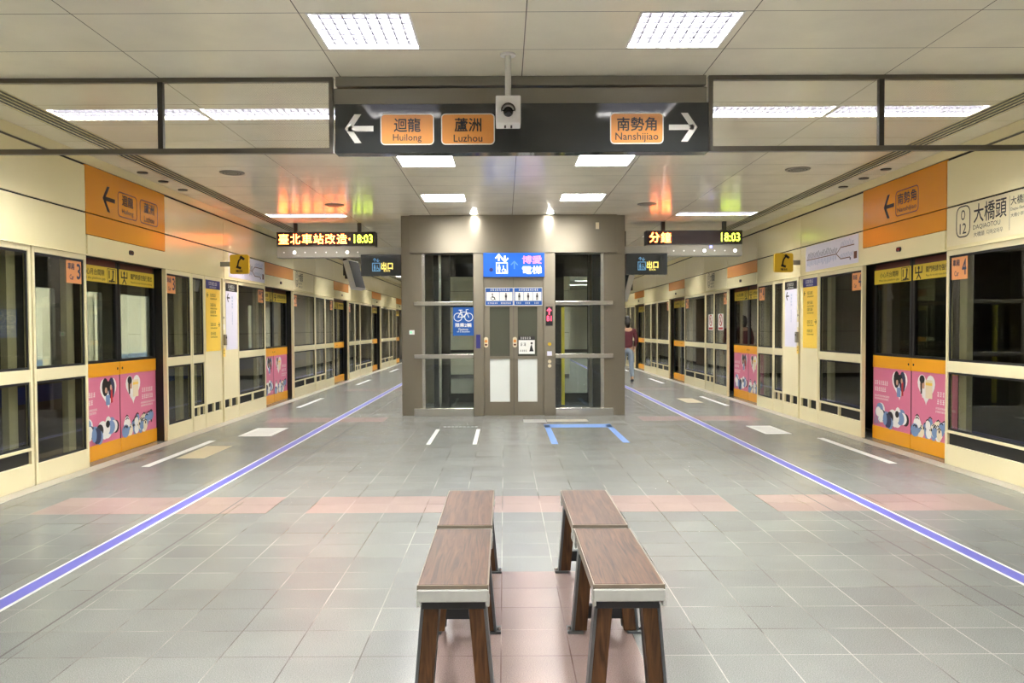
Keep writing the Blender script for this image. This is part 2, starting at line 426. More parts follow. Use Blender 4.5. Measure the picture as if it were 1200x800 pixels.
for i, (x, y) in enumerate(SQ):
    side = 'Huilong' if x < 0 else 'Nanshijiao'
    where = {-2.78: 'in the added unseen row before the benches', -.32: 'in the second row before the benches', .91: 'in the row above the camera', 2.14: 'above the camera', 4.60: 'just in front of the hanging direction sign',
             8.35: 'just beyond the hanging direction sign', 10.80: 'just in front of the elevator'}[y]
    lamp('ceiling_light', 'square %s ceiling light %s, %s half' % ('flat white' if y > 8 else 'louvred', where, side), 'ceiling light', x, y, SQW, SQW, 9, 7, 'square ceiling lights', y > 8)
for i, (x, y) in enumerate(STRIP):
    side = 'Huilong' if x < 0 else 'Nanshijiao'
    where = {6.56: 'seen through the smoke barrier glass', 12.55: 'above the red LED board', **{q: 'added beyond the LED board, %s in row' % n for q, n in zip((15.6, 18.6, 21.6, 24.6, 27.6, 30.6, 33.6), ('first', 'second', 'third', 'fourth', 'fifth', 'sixth', 'seventh'))},
             .4: 'unseen before the smoke barrier', -3.4: 'added by the rear end wall'}[y]
    if y in (6.56, .4): where += ', '+('inner unit' if x in (-2.45, 1.47) else 'outer unit')
    lamp('strip_light', 'long louvred strip light across ceiling %s, %s half' % (where, side), 'ceiling light', x, y, STW, STD, 22, 3, 'strip ceiling lights')

# slot air diffusers
for (a, c), side in zip(DIF, ('L', 'R')):
    t = thing('air_diffuser', 'long black slot air diffuser in the ceiling %s' % on(side), 'air diffuser', (a, YB, HC))
    w = c-a; L = YE-YB
    B().box(0, w, 0, L, .04, .05).build('backing', 'black', t)
    s = B()
    for k in range(5):
        q = (w-.02)*k/4
        s.box(q+.004, q+.016, 0, L, 0, .004)
    s.build('slat', 'fascia', t)

# ceiling details
def round_plate(name, label, x, y, r, group, mat='greymetal', cat='ceiling speaker'):
    t = thing(name, label, cat, (x, y, HC), 0, group)
    b = B(); n = 28
    b.v += [(r*math.cos(2*PI*i/n), r*math.sin(2*PI*i/n), 0) for i in range(n)]+[(.93*r*math.cos(2*PI*i/n), .93*r*math.sin(2*PI*i/n), -.012) for i in range(n)]
    b.f += [(i, (i+1) % n, n+(i+1) % n, n+i)[::-1] for i in range(n)]; b.m += [0]*n
    b.f.append(tuple(range(n, 2*n))[::-1]); b.m.append(0)
    b.build('rim', mat, t)
    g = B()
    for k in range(3):
        rr_ = r*(.25+.25*k)
        g.v += []; o = len(g.v)
        g.v += [(q*math.cos(2*PI*i/n), q*math.sin(2*PI*i/n), -.0135) for q in (rr_, rr_*.86) for i in range(n)]
        g.f += [(o+i, o+n+i, o+n+(i+1) % n, o+(i+1) % n)[::-1] for i in range(n)]; g.m += [0]*n
    g.build('grille', 'darkmetal', t)
for x, y, lab in ((-3.07, 9.22, 'round grey ceiling speaker beyond the barrier on the Huilong side'), (3.31, 9.17, 'round grey ceiling speaker beyond the barrier on the Nanshijiao side'),
                  (-2.42, 11.66, 'round ceiling speaker beside the elevator on the Huilong side'), (2.06, 11.7, 'round ceiling speaker beside the elevator on the Nanshijiao side')):
    round_plate('ceiling_speaker', lab, x, y, .14, 'ceiling speakers')
for side, x in (('L', -4.07), ('R', 4.31)):
    for k, y in enumerate((9.19, 9.75, 10.34)):
        round_plate('recessed_downlight', '%s small unlit downlight in the edge strip above the orange panel %s' % (ORD[k], on(side)), x, y, .06, 'unlit downlights', 'darkmetal', 'downlight')
for x, side in ((-.46, 'Huilong'), (.714, 'Nanshijiao')):
    t = thing('recessed_downlight', 'small lit downlight shining on the elevator header, %s half' % side, 'downlight', (x, 12.5, HC), 0, 'lit downlights')
    b = B()
    b.tube([(0, 0, -.012), (0, 0, .0)], [.055, .06], 0, 20).build('rim', 'whitemetal', t)
    B().tube([(0, 0, -.016), (0, 0, -.0125)], .045, 0, 20).build('lens', 'spot', t)

# fascia walls above the screen doors
for side, nm in (('L', 'left'), ('R', 'right')):
    d = SIDE[side]; s = d['s']
    b = B()
    X = lambda Y: s*Y
    def panel(y0, y1, z0, z1, m=0, f=-.0, g=.005):
        a, c = sorted((X(y0+g), X(y1-g))); b.box(a, c, f, f+.02, z0+g, z1-g, m)
    a, c = sorted((X(YB), X(YE)))
    b.box(a, c, .02, .06, 2.14, 3.16, 1)
    b.box(a, c, .0, .02, 3.062, 3.158, 0)
    seams = [YB, -2.8, -.6, 1.5, 2.35, 4.25, 6.2]
    for k, D in enumerate(DOORS):
        seams += [D-DW, D+DW]
        nx = DOORS[k+1]-DW if k+1 < len(DOORS) else YE
        seams.append((D+DW+nx)/2)
    seams = sorted(set(seams))+[YE]
    for y0, y1 in zip(seams, seams[1:]):
        mid = (y0+y1)/2
        door = [k for k, D in enumerate(DOORS) if abs(mid-D) < .3]
        if not (door and door[0] == 0):
            panel(y0, y1, 2.573, 3.042)
        if door:
            panel(y0, y1, 2.14, 2.352, 0, -.012)
        else:
            panel(y0, y1, 2.14, 2.567)
    # curved lip along the header bottom
    b.box(a, c, -.02, .02, 2.138, 2.152, 0)
    struct(b.build('wall_%s' % nm, ['fascia', 'back'], None, (d['x'], 0, 0), d['rz'], bevel=.002))
    # tunnel behind the screens
    xo = d['x']-4.2*s; sg = -s
    struct(B().box(min(xo, xo+sg*.3), max(xo, xo+sg*.3), YB, YE, -1.3, 3.3).build('wall_tunnel_%s' % nm, 'tunnel'))
    xa, xb = sorted((xo, d['x']-.45*s))
    struct(B().box(xa, xb, YB, YE, -1.4, -1.2).build('floor_track_%s' % nm, 'track'))
    xa, xb = sorted((xo, d['x']-.065*s))
    struct(B().box(xa, xb, YB, YE, 3.17, 3.3).build('ceiling_tunnel_%s' % nm, 'tunnel'))
struct(B().box(XL-4.6, XR+4.6, YE, YE+.2, -1.4, 3.3).build('wall_back', 'core'))
struct(B().box(XL-4.6, XR+4.6, YB-.2, YB, -1.4, 3.3).build('wall_front', 'core'))

# stairwell core behind the elevator
cb = B().box(-1.55, 1.8, 22.5, 37.9, 0, HC-.005, 1)
for k in range(10):
    y0 = 22.5+k*1.54
    for z0, z1 in ((.1, 1.25), (1.26, 2.4), (2.41, 3.14)):
        cb.box(-1.57, -1.55, y0+.006, y0+1.534, z0, z1, 0)
        if not (k == 4 and z0 < 2): cb.box(1.80, 1.82, y0+.006, y0+1.534, z0, z1, 0)
for k in range(3):
    for z0, z1 in ((.1, 1.25), (1.26, 2.4), (2.41, 3.14)):
        cb.box(-1.55+k*1.117+.006, -1.55+(k+1)*1.117-.006, 22.48, 22.5, z0, z1, 0)
struct(cb.build('wall_core', ['core', 'back']))
struct(B().box(1.80, 1.825, 28.75, 30.1, .02, 2.38).build('door_1', 'coredoor'))
struct(B().box(1.825, 1.86, 28.82, 28.86, .95, 1.1).build('handle', 'steel2', bpy.data.objects['door_1']))

# ------------------------------------------------------------------ platform screen panels
def screen_unit(side, y0, y1, style, lab, dooredge=None):
    """style full / vent / wide / solid; dooredge 'near' or 'far' closes the side beside a doorway"""
    s = SIDE[side]['s']; w = y1-y0
    t = wthing('platform_screen', lab, 'screen panel', side, y0 if s > 0 else y1, 'fixed glass screen panels' if style != 'solid' else 'solid screen panels')
    st = .04; f = B()
    far_x = (w-.001) if s > 0 else .001
    zb = .19 if style == 'full' else .345
    if style == 'solid':
        f.box(0.004, w-.004, 0, .05, .325, 2.14); f.box(.004, w-.004, 0, .05, 0, .2)
        vs = [(.06, w/2-.03), (w/2+.03, w-.06)] if w > .5 else [(.06, w-.06)]
        xs = [.004]+[q for v in vs for q in v]+[w-.004]
        for a, c in zip(xs[::2], xs[1::2]): f.box(a, c, 0, .05, .2, .325)
    else:
        f.box(.003, st, 0, .05, 0, 2.14); f.box(w-st, w-.003, 0, .05, 0, 2.14)
        f.box(st, w-st, 0, .05, 2.088, 2.14); f.box(st, w-st, 0, .05, .928, 1.038)
        if style == 'full':
            f.box(st, w-st, 0, .05, 0, .19); vs = []
        else:
            f.box(st, w-st, 0, .05, 0, .2); f.box(st, w-st, 0, .05, .318, .345)
            f.box(w/2-.018, w/2+.018, 0, .05, .2, .318)
            vs = [(st, w/2-.018), (w/2+.018, w-st)]
    f.build('frame', 'cream', t, bevel=.003)
    if style != 'solid':
        for z0, z1, nm in ((1.038, 2.088, 'upper_pane'), (zb, .928, 'lower_pane')):
            g = B().box(st, w-st, .022, .03, z0, z1).build(nm, 'glass', t)
            B().rect_ring(st, w-st, z0, z1, .022, .012, .022).build('gasket', 'gasket', g)
    for a, c in vs:
        v = B().box(a, c, .03, .036, .2, .325)
        n = max(2, int((c-a)/.03))
        v.build('vent', 'gasket', t)
    if style != 'solid':
        a = w-.2 if s > 0 else .07
        B().box(a, a+.13, .1, .16, 0, 2.3).build('rear_post', 'cream', t)
    if dooredge:
        a = far_x if (dooredge == 'far') == (s > 0) else (0.001 if s > 0 else w-.001)
        a0, a1 = (a-.03, a) if a > w/2 else (a, a+.03)
        B().box(a0, a1, .051, .20, 0, 2.14).build('end_post', 'black', t)
    return t

def emit_bays():
    bays = {
     'L': [[(4.1, 7.215, 'wide'), (7.235, 8.175, 'full')],
           [(10.085, 10.91, 'full'), (10.92, 11.385, 'vent'), (11.39, 12.06, 'solid'), (12.10, 12.8, 'solid'), (12.805, 14.275, 'wide')],
           [(16.185, 18.03, 'wide'), (18.06, 19.05, 'vent'), (19.055, 20.015, 'full')],
           [(21.925, 22.85, 'full'), (22.855, 23.65, 'vent'), (23.7, 25.775, 'wide')],
           [(27.685, 29.6, 'wide'), (29.62, 30.55, 'vent'), (30.56, 31.545, 'full')]],
     'R': [[(4.1, 8.175, 'wide')],
           [(10.085, 11.49, 'wide'), (11.5, 12.20, 'solid'), (12.24, 12.93, 'solid'), (12.935, 13.41, 'vent'), (13.42, 14.275, 'full')],
           [(16.185, 17.21, 'full'), (17.22, 17.93, 'vent'), (17.97, 20.015, 'wide')],
           [(21.925, 23.6, 'wide'), (23.65, 24.6, 'vent'), (24.61, 25.775, 'full')],
           [(27.685, 28.6, 'full'), (28.62, 29.55, 'vent'), (29.57, 31.545, 'wide')]]}
    desc = {'full': 'narrow glass screen with tall lower pane', 'vent': 'narrow glass screen with square vents', 'wide': 'wide glass screen with slot vents', 'solid': 'solid cream screen'}
    for side in 'LR':
        for k, bay in enumerate(bays[side]):
            where = 'before the first doorway' if k == 0 else 'beyond the %s doorway' % ORD[k-1]
            for i, (a, c, st) in enumerate(bay):
                e = None
                if i == len(bay)-1: e = 'far'
                if i == 0 and k > 0: e = 'near'
                lab = desc[st]
                if st == 'solid': lab += ' bearing the %s poster' % ('yellow' if i == (2 if side == 'L' else 1) else 'white')
                screen_unit(side, a, c, st, '%s, %s %s' % (lab, where, on(side)), e)
        # post between the two solid panels
        a = (12.06, 12.10) if side == 'L' else (12.20, 12.24)
        t = wthing('screen_post', 'slim cream post between yellow and white posters %s' % on(side), 'post', side, (a[0]+a[1])/2)
        B().box(-.018, .018, -.025, .05, 0, 2.14).build('post_body', 'cream', t, bevel=.003)
emit_bays()

# ------------------------------------------------------------------ sliding doors
def heart(cx, cz, s):
    out = []
    for i in range(28):
        a = 2*PI*i/28
        out.append((cx-s*16*math.sin(a)**3/16, cz+s*(13*math.cos(a)-5*math.cos(2*a)-2*math.cos(3*a)-math.cos(4*a))/16))
    return out
def ell(b, cx, cz, a, c, y, m, n=14): b.prism(circ(cx, cz, a, n, c), y, y+.0005, m)
def poster_print(which, w):
    b = B(); tx = B(); cr = B(); R = random.Random(3 if which == 'A' else 5)
    # 0 white 1 navy 2 bluegrey 3 red 4 cream 5 ink 6 skin 7 yellow
    y = -.0015
    tx.glyphs(.12*w, .88*w, .815, .03, y, 5, R)
    cx = .72*w if which == 'A' else .34*w
    b.prism(heart(cx, .575, .185), y, y+.0005, 0)
    y2 = -.0025
    if which == 'A':
        ell(b, cx-.07, .62, .07, .1, y2, 5); ell(b, cx+.07, .60, .075, .12, y2, 1); b.box(cx-.05, cx+.06, y2-.0005, y2, .58, .68, 5)
        b.box(cx-.06, cx+.03, y2-.0005, y2, .42, .53, 2); b.box(cx+.05, cx+.09, y2-.001, y2, .44, .60, 3); ell(b, cx-.055, .585, .025, .032, y2-.001, 6); ell(b, cx+.055, .61, .022, .03, y2-.0015, 6)
        tx.glyphs(.05*w, .44*w, .555, .052, y, 0, R); tx.glyphs(.05*w, .40*w, .475, .052, y, 0, R)
        tx.glyphs(.05*w, .48*w, .395, .022, y, 0, R); tx.glyphs(.05*w, .44*w, .36, .022, y, 0, R)
        bb, b = b, cr
        for i in range(26):
            qx = R.uniform(.05, .95)*w; qz = R.uniform(-.02, .13)+.13*(1 if qx < .4*w or qx > .6*w else .6)
            ell(b, min(max(qx, .11), w-.11), max(qz, .09), R.uniform(.05, .10), R.uniform(.055, .085), y2-.0003*i, R.choice([0, 1, 2, 2, 4, 5]))
        for q in range(4): b.stroke([(.06+.04*q, .06), (.10+.05*q, .24)], .016, y2-.006, 2)
        ell(b, .68*w, .17, .05, .06, y2-.0062, 0); ell(b, .68*w, .215, .045, .04, y2-.0066, 5)
    else:
        ell(b, cx-.08, .60, .05, .09, y2, 6); ell(b, cx-.085, .66, .055, .045, y2-.0005, 5); b.box(cx-.115, cx-.085, y2-.0007, y2, .50, .63, 5); b.box(cx-.08, cx-.03, y2-.0005, y2, .46, .56, 0)
        b.box(cx-.01, cx+.13, y2-.0005, y2, .46, .66, 4); b.box(cx-.01, cx+.13, y2-.001, y2-.0005, .60, .63, 7)
        tx.glyphs(.58*w, .95*w, .52, .052, y, 0, R); tx.glyphs(.58*w, .95*w, .44, .052, y, 0, R)
        tx.glyphs(.55*w, .96*w, .37, .022, y, 0, R); tx.glyphs(.55*w, .9*w, .335, .022, y, 0, R)
        bb, b = b, cr
        for i in range(24):
            qx = R.uniform(.08, .92)*w; qz = R.uniform(.06, .2)
            ell(b, min(max(qx, .1), w-.1), max(qz, .085), R.uniform(.05, .09), R.uniform(.05, .08), y2-.0003*i, R.choice([0, 0, 0, 2, 4]))
            b.stroke([(qx-.03, qz+.05), (qx, qz+.065), (qx+.03, qz+.05)], .012, y2-.0003*i-.001, 5)
        for i in range(5):
            qx = (.12+.17*i)*w; ell(b, qx+.02, .13, .014, .018, y2-.008, 5)
    return {'heart_picture': bb, 'crowd_picture': cr, 'lettering': tx}
PRM = ['white', 'navyp', 'bluegrey', 'redp', 'creamp', 'ink', 'skin', 'yellowp']
PRINT = {}
def door_leaf(side, k, half):
    """half 'A' reads first (left as one faces it), 'B' second"""
    s = SIDE[side]['s']; D = DOORS[k]; w = DW-.012
    near = (half == 'A') == (s > 0)
    lab = 'orange banded sliding door, %s leaf of the %s doorway %s' % ('nearer' if near else 'farther', ORD[k], on(side))
    t = wthing('sliding_platform_gate', lab, 'sliding door', side, D, 'sliding screen door leaves', 0, -.14)
    x0 = -DW+.006 if half == 'A' else .006
    x1 = x0+w
    f = B(); bk = .05
    f.box(x0, x0+bk, 0, .045, .0, 2.138, 0); f.box(x1-bk, x1, 0, .045, .0, 2.138, 0)
    f.box(x0+bk, x1-bk, 0, .045, 2.06, 2.138, 1)
    f.box(x0+bk, x1-bk, 0, .045, 1.03, 1.06, 0)
    f.build('frame', ['black', 'brown'], t)
    pink = k < 2
    B().box(x0+bk, x1-bk, .015, .025, 1.06, 2.06).build('window', 'glass', t)
    o = B().box(x0, x1, -.006, .04, .885, 1.03).build('orange_band', 'doororange', t, bevel=.002)
    B().box(x0, x1, -.006, .04, .004, .165).build('orange_band', 'doororange', t, bevel=.002)
    B().prism(circ(x0+.05 if half == 'B' else x1-.05, .955, .014, 12), -.009, -.006).build('lock', 'darkmetal', t)
    if pink:
        p = B().box(x0+.004, x1-.004, -.001, .04, .165, .885).build('poster', 'pink', t)
        key = half
        if key not in PRINT:
            PRINT[key] = [q.build(nm, PRM, p, (x0, -.001, .145)) for nm, q in poster_print(half, w).items()]
        else:
            for q in PRINT[key]:
                q = q.copy(); COL.objects.link(q); q.parent = p
    else:
        B().box(x0+bk, x1-bk, .015, .025, .165, .885).build('window', 'glass', t)
    # yellow notice strip across the top of the window
    q = B().box(x0+.02, x1-.02, -.004, 0, 1.90, 2.07).build('notice_strip', 'ydoor', t)
    l = B(); y = -.0048
    if half == 'A':
        l.text('小心月台間隙', x0+.40, 2.005, .46, .065, y, 0, .01)
        l.text('Mind the platform gap', x0+.40, 1.935, .5, .035, y, 0)
        l.rect_ring(x1-.24, x1-.05, 1.91, 2.06, .006, y, y+.0008); l.prism(circ(x1-.11, 2.03, .018), y, y+.0008)
        l.stroke([(x1-.11, 2.01), (x1-.12, 1.95), (x1-.15, 1.925)], .025, y); l.stroke([(x1-.20, 1.925), (x1-.08, 1.925)], .014, y)
        l.stroke([(x1-.20, 2.03), (x1-.20, 1.96)], .02, y)
    else:
        l.text('關門時請勿強行進出', x1-.36, 2.005, .56, .065, y, 0, .01)
        l.text('Please do not enter when doors are closing', x1-.36, 1.935, .56, .032, y, 0)
        l.prism(circ(x0+.14, 2.03, .02), y, y+.0008); l.stroke([(x0+.07, 2.04), (x0+.07, 1.98), (x0+.21, 1.98), (x0+.21, 2.04)], .016, y)
        l.stroke([(x0+.14, 2.0), (x0+.14, 1.96), (x0+.10, 1.915)], .018, y); l.stroke([(x0+.14, 1.96), (x0+.18, 1.915)], .018, y)
    l.build('lettering', 'ink', q)
for side in 'LR':
    for k in range(len(DOORS)):
        for half in 'AB': door_leaf(side, k, half)
        t = wthing('door_sensor', 'small dark red sensor on the header over the %s doorway %s' % (ORD[k], on(side)), 'sensor', side, DOORS[k], 'door sensors', 2.25, .012)
        B().prism(rr(-.05, .05, -.026, .026, .025), -.012, 0).build('housing', 'ink', t)
        B().prism(rr(-.036, .036, -.016, .016, .015), -.016, -.012).build('lens', 'redlens', t)

# ------------------------------------------------------------------ wall signs
def arrow(b, cx, cz, w, h, y, m=0, left=True, th=.18, yb=None):
    d = -1 if left else 1; yb = yb if yb is not None else y+.001
    t = th*h
    # shaft
    xa, xb = sorted((cx-d*w/2, cx+d*w/2-d*t*.6)); b.box(xa, xb, y, yb, cz-t/2, cz+t/2, m)
    # two slanted head bars
    tip = cx+d*w/2
    for q in (1, -1):
        pts = [(tip, cz), (tip-d*t*1.25, cz), (tip-d*(.58*w), cz+q*h/2), (tip-d*(.58*w)+d*t*1.25, cz+q*h/2)]
        a = sum(pts[i][0]*pts[(i+1) % 4][1]-pts[(i+1) % 4][0]*pts[i][1] for i in range(4))
        b.prism(pts if a > 0 else pts[::-1], y, yb, m)
def frame_r(b, x0, x1, z0, z1, r, w, y, m=0):
    b.ring(rr(x0, x1, z0, z1, r), rr(x0+w, x1-w, z0+w, z1-w, max(r-w, .001)), y, y+.0012, m)

for side in 'LR':
    s = SIDE[side]['s']
    t = wthing('wall_direction_sign', 'large orange wall panel with arrow to %s above the first doorway' % ('Huilong and Luzhou' if side == 'L' else 'Nanshijiao'), 'sign', side, DOORS[0], None, 2.35)
    B().box(-DW+.004, DW-.004, -.003, .02, .225, .702).build('upper_panel', 'orange', t, bevel=.002)
    B().box(-DW+.004, DW-.004, -.003, .02, .004, .215).build('lower_panel', 'orange', t, bevel=.002)
    l = B(); y = -.004; ar = B()
    if side == 'L':
        arrow(ar, -.47, .42, .27, .27, y, 0, True, .16)
        for x0, x1, zh, en in ((-.27, .19, '迴龍', 'Huilong'), (.265, .745, '蘆洲', 'Luzhou')):
            frame_r(l, x0, x1, .272, .548, .05, .012, y, 1)
            l.text(zh, (x0+x1)/2, .462, .27, .115, y, 0, .025); l.text(en, (x0+x1)/2, .335, .27, .065, y, 0, .01)
    else:
        arrow(ar, -.27, .42, .25, .27, y, 0, True, .16)
        frame_r(l, -.11, .40, .275, .56, .05, .012, y, 1)
        l.text('南勢角', .145, .462, .42, .125, y, 0, .02); l.text('Nanshijiao', .145, .335, .42, .065, y, 0, .01)
    ar.build('arrow', 'ink', t); l.build('lettering', ['ink', 'brown'], t)
    for k in range(1, len(DOORS)):
        o = B().box(-DW+.006, DW-.006, -.003, .02, 0, .212).build('orange_fascia_board', 'orange2', None, wall_loc(side, DOORS[k], 2.354), SIDE[side]['rz'])
        tag(o, 'plain orange panel above the %s doorway %s' % (ORD[k], on(side)), 'wall panel', 'plain orange panels')

def station_sign(side, y0, y1, lab, full):
    s = SIDE[side]['s']; w = y1-y0
    t = wthing('station_name_sign', lab, 'sign', side, y0 if s > 0 else y1, 'station name signs', 2.15)
    B().box(.01, w-.01, -.002, 0, .03, .41).build('board', 'cream', t)
    l = B(); y = -.003; k = 1 if full else .72; x = .17
    frame_r(l, x, x+.22*k+.02, .095, .40, .08, .012, y)
    cx = x+.11*k+.01
    l.text('O', cx, .31, .07, .1, y, 0, .005); l.text('12', cx, .18, .11, .1, y, 0, .005)
    x += .30*k
    l.text('大橋頭', x+.25*k, .295, .5*k, .175, y, 0, .012)
    l.text('DAQIAOTOU', x+.2*k, .165, .42*k, .05, y, 0); l.text('大橋頭', x+.085*k, .10, .17*k, .045, y, 0); l.text('다차오터우', x+.33*k, .10, .24*k, .045, y, 0)
    x += .56*k
    if full:
        l.box(x-.02, x-.017, y, y+.001, .08, .38)
        l.text('大橋國小', x+.17, .33, .34, .075, y, 0, .01)
        l.text('Daqiao Elementary School', x+.2, .255, .4, .035, y); l.text('大橋小学校', x+.11, .205, .22, .035, y)
    l.build('lettering', 'ink', t)
station_sign('R', 6.1, 8.17, 'large cream station name sign 大橋頭 beside the big orange arrow panel', True)
station_sign('L', 16.2, 17.9, 'small cream station name sign 大橋頭 beyond the second doorway on the Huilong side', False)
station_sign('R', 16.2, 17.9, 'small cream station name sign 大橋頭 beyond the second doorway on the Nanshijiao side', False)

def route_map(side, y0, y1):
    s = SIDE[side]['s']; w = y1-y0; R = random.Random(11)
    t = wthing('route_map', 'wide pale route map strip above the screens %s' % on(side), 'map', side, y0 if s > 0 else y1, None, 2.19)
    B().box(0, w, -.003, 0, 0, .365).build('board', 'lav', t)
    l = B(); y = -.004
    l.box(.05, .62*w, y, y+.001, .16, .172, 1); l.stroke([(.62*w, .166), (.7*w, .24), (.93*w, .24)], .012, y, 1); l.stroke([(.62*w, .166), (.7*w, .09), (.86*w, .09)], .012, y, 1)
    x = .08
    while x < .62*w:
        h = R.uniform(.05, .09); l.stroke([(x, .185), (x+.04, .185+h)], .009, y, 2); l.box(x, x+.008, y, y+.001, .15-h, .15, 0); x += .042
    x = .7*w
    while x < .92*w:
        l.stroke([(x, .255), (x+.03, .255+R.uniform(.04, .07))], .005, y, 0); l.stroke([(x-.02, .105), (x+.01, .105+R.uniform(.04, .06))], .005, y, 0); x += .04
    l.box(w-.13, w-.04, y, y+.001, .06, .15, 1); l.prism(circ(w-.24, .07, .018), y, y+.001, 2)
    l.build('route_print', ['bluegrey', 'brown', 'navyp'], t)
route_map('R', 10.2, 11.98)
route_map('L', 12.4, 14.24)

for side, x, y in (('L', -3.916, 12.05), ('R', 4.20, 12.22)):
    t = thing('telephone_sign', 'yellow projecting telephone sign with black handset %s' % on(side), 'sign', (x, y, 2.205), 0, 'telephone signs')
    B().prism(rr(-.14, .14, 0, .285, .03), -.03, .03).build('board', 'phone', t, bevel=.003)
    l = B(); yy = -.032
    pts = [(.045, .238), (.018, .222), (-.004, .192), (-.014, .16), (-.02, .128), (-.02, .098)]
    l.stroke(pts, .022, yy); l.stroke([(.03, .247), (.062, .222)], .036, yy); l.stroke([(-.026, .10), (.012, .088)], .034, yy)
    l.text('電話', 0, .042, .1, .03, yy, 0, .02)
    l.build('handset_print', 'ink', t)
    e = -1 if side == 'L' else 1
    xw = (XL if side == 'L' else XR)-x
    a, c = sorted((e*.14, xw)); B().box(a, c, -.02, .02, .11, .18).build('bracket', 'greymetal', t)

def info_poster(side, y0, y1, kind):
    s = SIDE[side]['s']; w = y1-y0; R = random.Random(5)
    t = wthing('information_sign', ('tall yellow information poster with navy header ' if kind == 'y' else 'tall white information poster with black header ')+on(side), 'poster', side, y0 if s > 0 else y1, None, 1.075)
    B().box(0, w, -.004, 0, 0, 1.015).build('sheet', 'yellowp' if kind == 'y' else 'lav', t)
    B().box(0, w, -.0055, -.004, .89, 1.015).build('header', 'navy' if kind == 'y' else 'ink', t)
    l = B(); y = -.0065
    l.glyphs(.2*w, .8*w, .965, .05, y, 1, R); l.glyphs(.25*w, .75*w, .915, .022, y, 1, R)
    y = -.005
    if kind == 'y':
        for z, left in ((.80, True), (.66, None), (.56, None), (.38, False), (.25, None)):
            l.glyphs(.3*w, .72*w, z, .045, y, 0, R); l.glyphs(.3*w, .8*w, z-.05, .02, y, 0, R)
            if left is not None: arrow(l, .12*w if left else .9*w, z, .07, .07, y, 0, left)
    else:
        arrow(l, .22*w, .79, .13, .13, y, 0, True)
        for z in (.80, .75, .70, .65): l.glyphs(.5*w, .66*w, z, .032, y, 2, R)
        for z in (.56, .52, .48, .44, .40): l.glyphs(.52*w, .6*w, z, .03, y, 2, R)
    l.build('lettering', ['ink', 'white', 'bluegrey'], t)
info_poster('L', 11.42, 11.99, 'y'); info_poster('L', 12.24, 12.76, 'w')
info_poster('R', 11.53, 12.07, 'y'); info_poster('R', 12.33, 12.85, 'w')

for side, Y in (('L', 12.08), ('R', 12.22)):
    t = wthing('emergency_intercom', 'small grey emergency intercom on the post between posters %s' % on(side), 'intercom', side, Y, None, .98, .025)
    B().box(-.035, .035, -.035, 0, .17, .33).build('body', 'greymetal', t, bevel=.005)
    B().prism(circ(0, .285, .018, 14), -.04, -.035).build('button', 'ink', t)
    B().box(-.03, .03, -.002, 0, .40, .48).build('notice', 'white', t); B().prism([(-.015, .56), (.02, .58), (-.015, .60)], -.002, 0).build('pointer_mark', 'ink', t)
    l = B().box(-.04, .04, -.002, 0, 0, .12).build('yellow_tag', 'yellowp', t)
    B().glyphs(-.03, .03, .09, .024, -.003).glyphs(-.03, .03, .05, .018, -.003).build('lettering', 'ink', l)

def car_sticker(side, Y, k, near):
    n = SIDE[side]['car']
    t = wthing('car_number_sign', 'orange car number %s sticker on the glass just %s the %s doorway' % (n, 'before' if near else 'beyond', ORD[k]), 'sticker', side, Y, 'car number stickers', 1.845, -.0225)
    B().box(-.14, .14, -.003, 0, 0, .235).build('sheet', 'sticker', t)
    l = B(); y = -.004
    l.text('車廂', -.055, .165, .12, .065, y, 0, .02); l.text('Car', -.045, .06, .075, .05, y, 0, .01); l.text(n, .085, .12, .07, .15, y, 0, .02)
    l.build('lettering', 'navyp', t)
for side in 'LR':
    for k in (0, 1, 2):
        car_sticker(side, DOORS[k]-DW-.205, k, True); car_sticker(side, DOORS[k]+DW+.205, k, False)

for Y, lab in ((16.75, 'nearer'), (17.55, 'farther')):
    t = wthing('prohibition_sign', 'round red prohibition sticker on glass beyond the second Nanshijiao doorway, %s of two' % lab, 'sticker', 'R', Y, 'prohibition stickers', 1.32, -.0225)
    b = B(); b.prism(rr(-.2, .2, 0, .34, .01), -.002, 0, 1); b.ring(circ(0, .21, .125), circ(0, .21, .10), -.003, -.002, 0); b.stroke([(-.085, .295), (.085, .125)], .025, -.0035, 0)
    b.glyphs(-.06, .06, .21, .1, -.0028, 2); b.box(-.16, .16, -.003, -.002, .015, .06, 0)
    b.build('sheet', ['redp', 'white', 'ink'], t)

# ------------------------------------------------------------------ smoke barrier, hanging sign, CCTV
YS = 5.78
def barrier(side):
    xs = [(XL-.0, -2.43), (-2.41, -1.20)] if side == 'L' else [(1.45, 2.66), (2.68, XR)]
    t = thing('smoke_barrier', 'wired glass smoke barrier hanging from the ceiling beside the sign %s' % on(side), 'smoke barrier', (0, YS, 2.63))
    f = B()
    x0, x1 = xs[0][0], xs[1][1]
    f.box(x0, x1, -.02, .02, .0, .035); f.box(x0, x1, -.02, .02, .50, .53)
    m = (xs[0][1]+xs[1][0])/2
    f.box(m-.018, m+.018, -.02, .02, .035, .50, 1)
    e = x1 if side == 'L' else x0
    a, c = (e-.03, e) if side == 'L' else (e, e+.03)
    f.box(a, c, -.02, .02, .035, .50)
    f.build('frame', ['framegrey', 'darkmetal'], t)
    for a, c in xs:
        B().box(a+.005, c-.005, -.004, .004, .034, .502).build('wired_pane', 'wired', t)
barrier('L'); barrier('R')

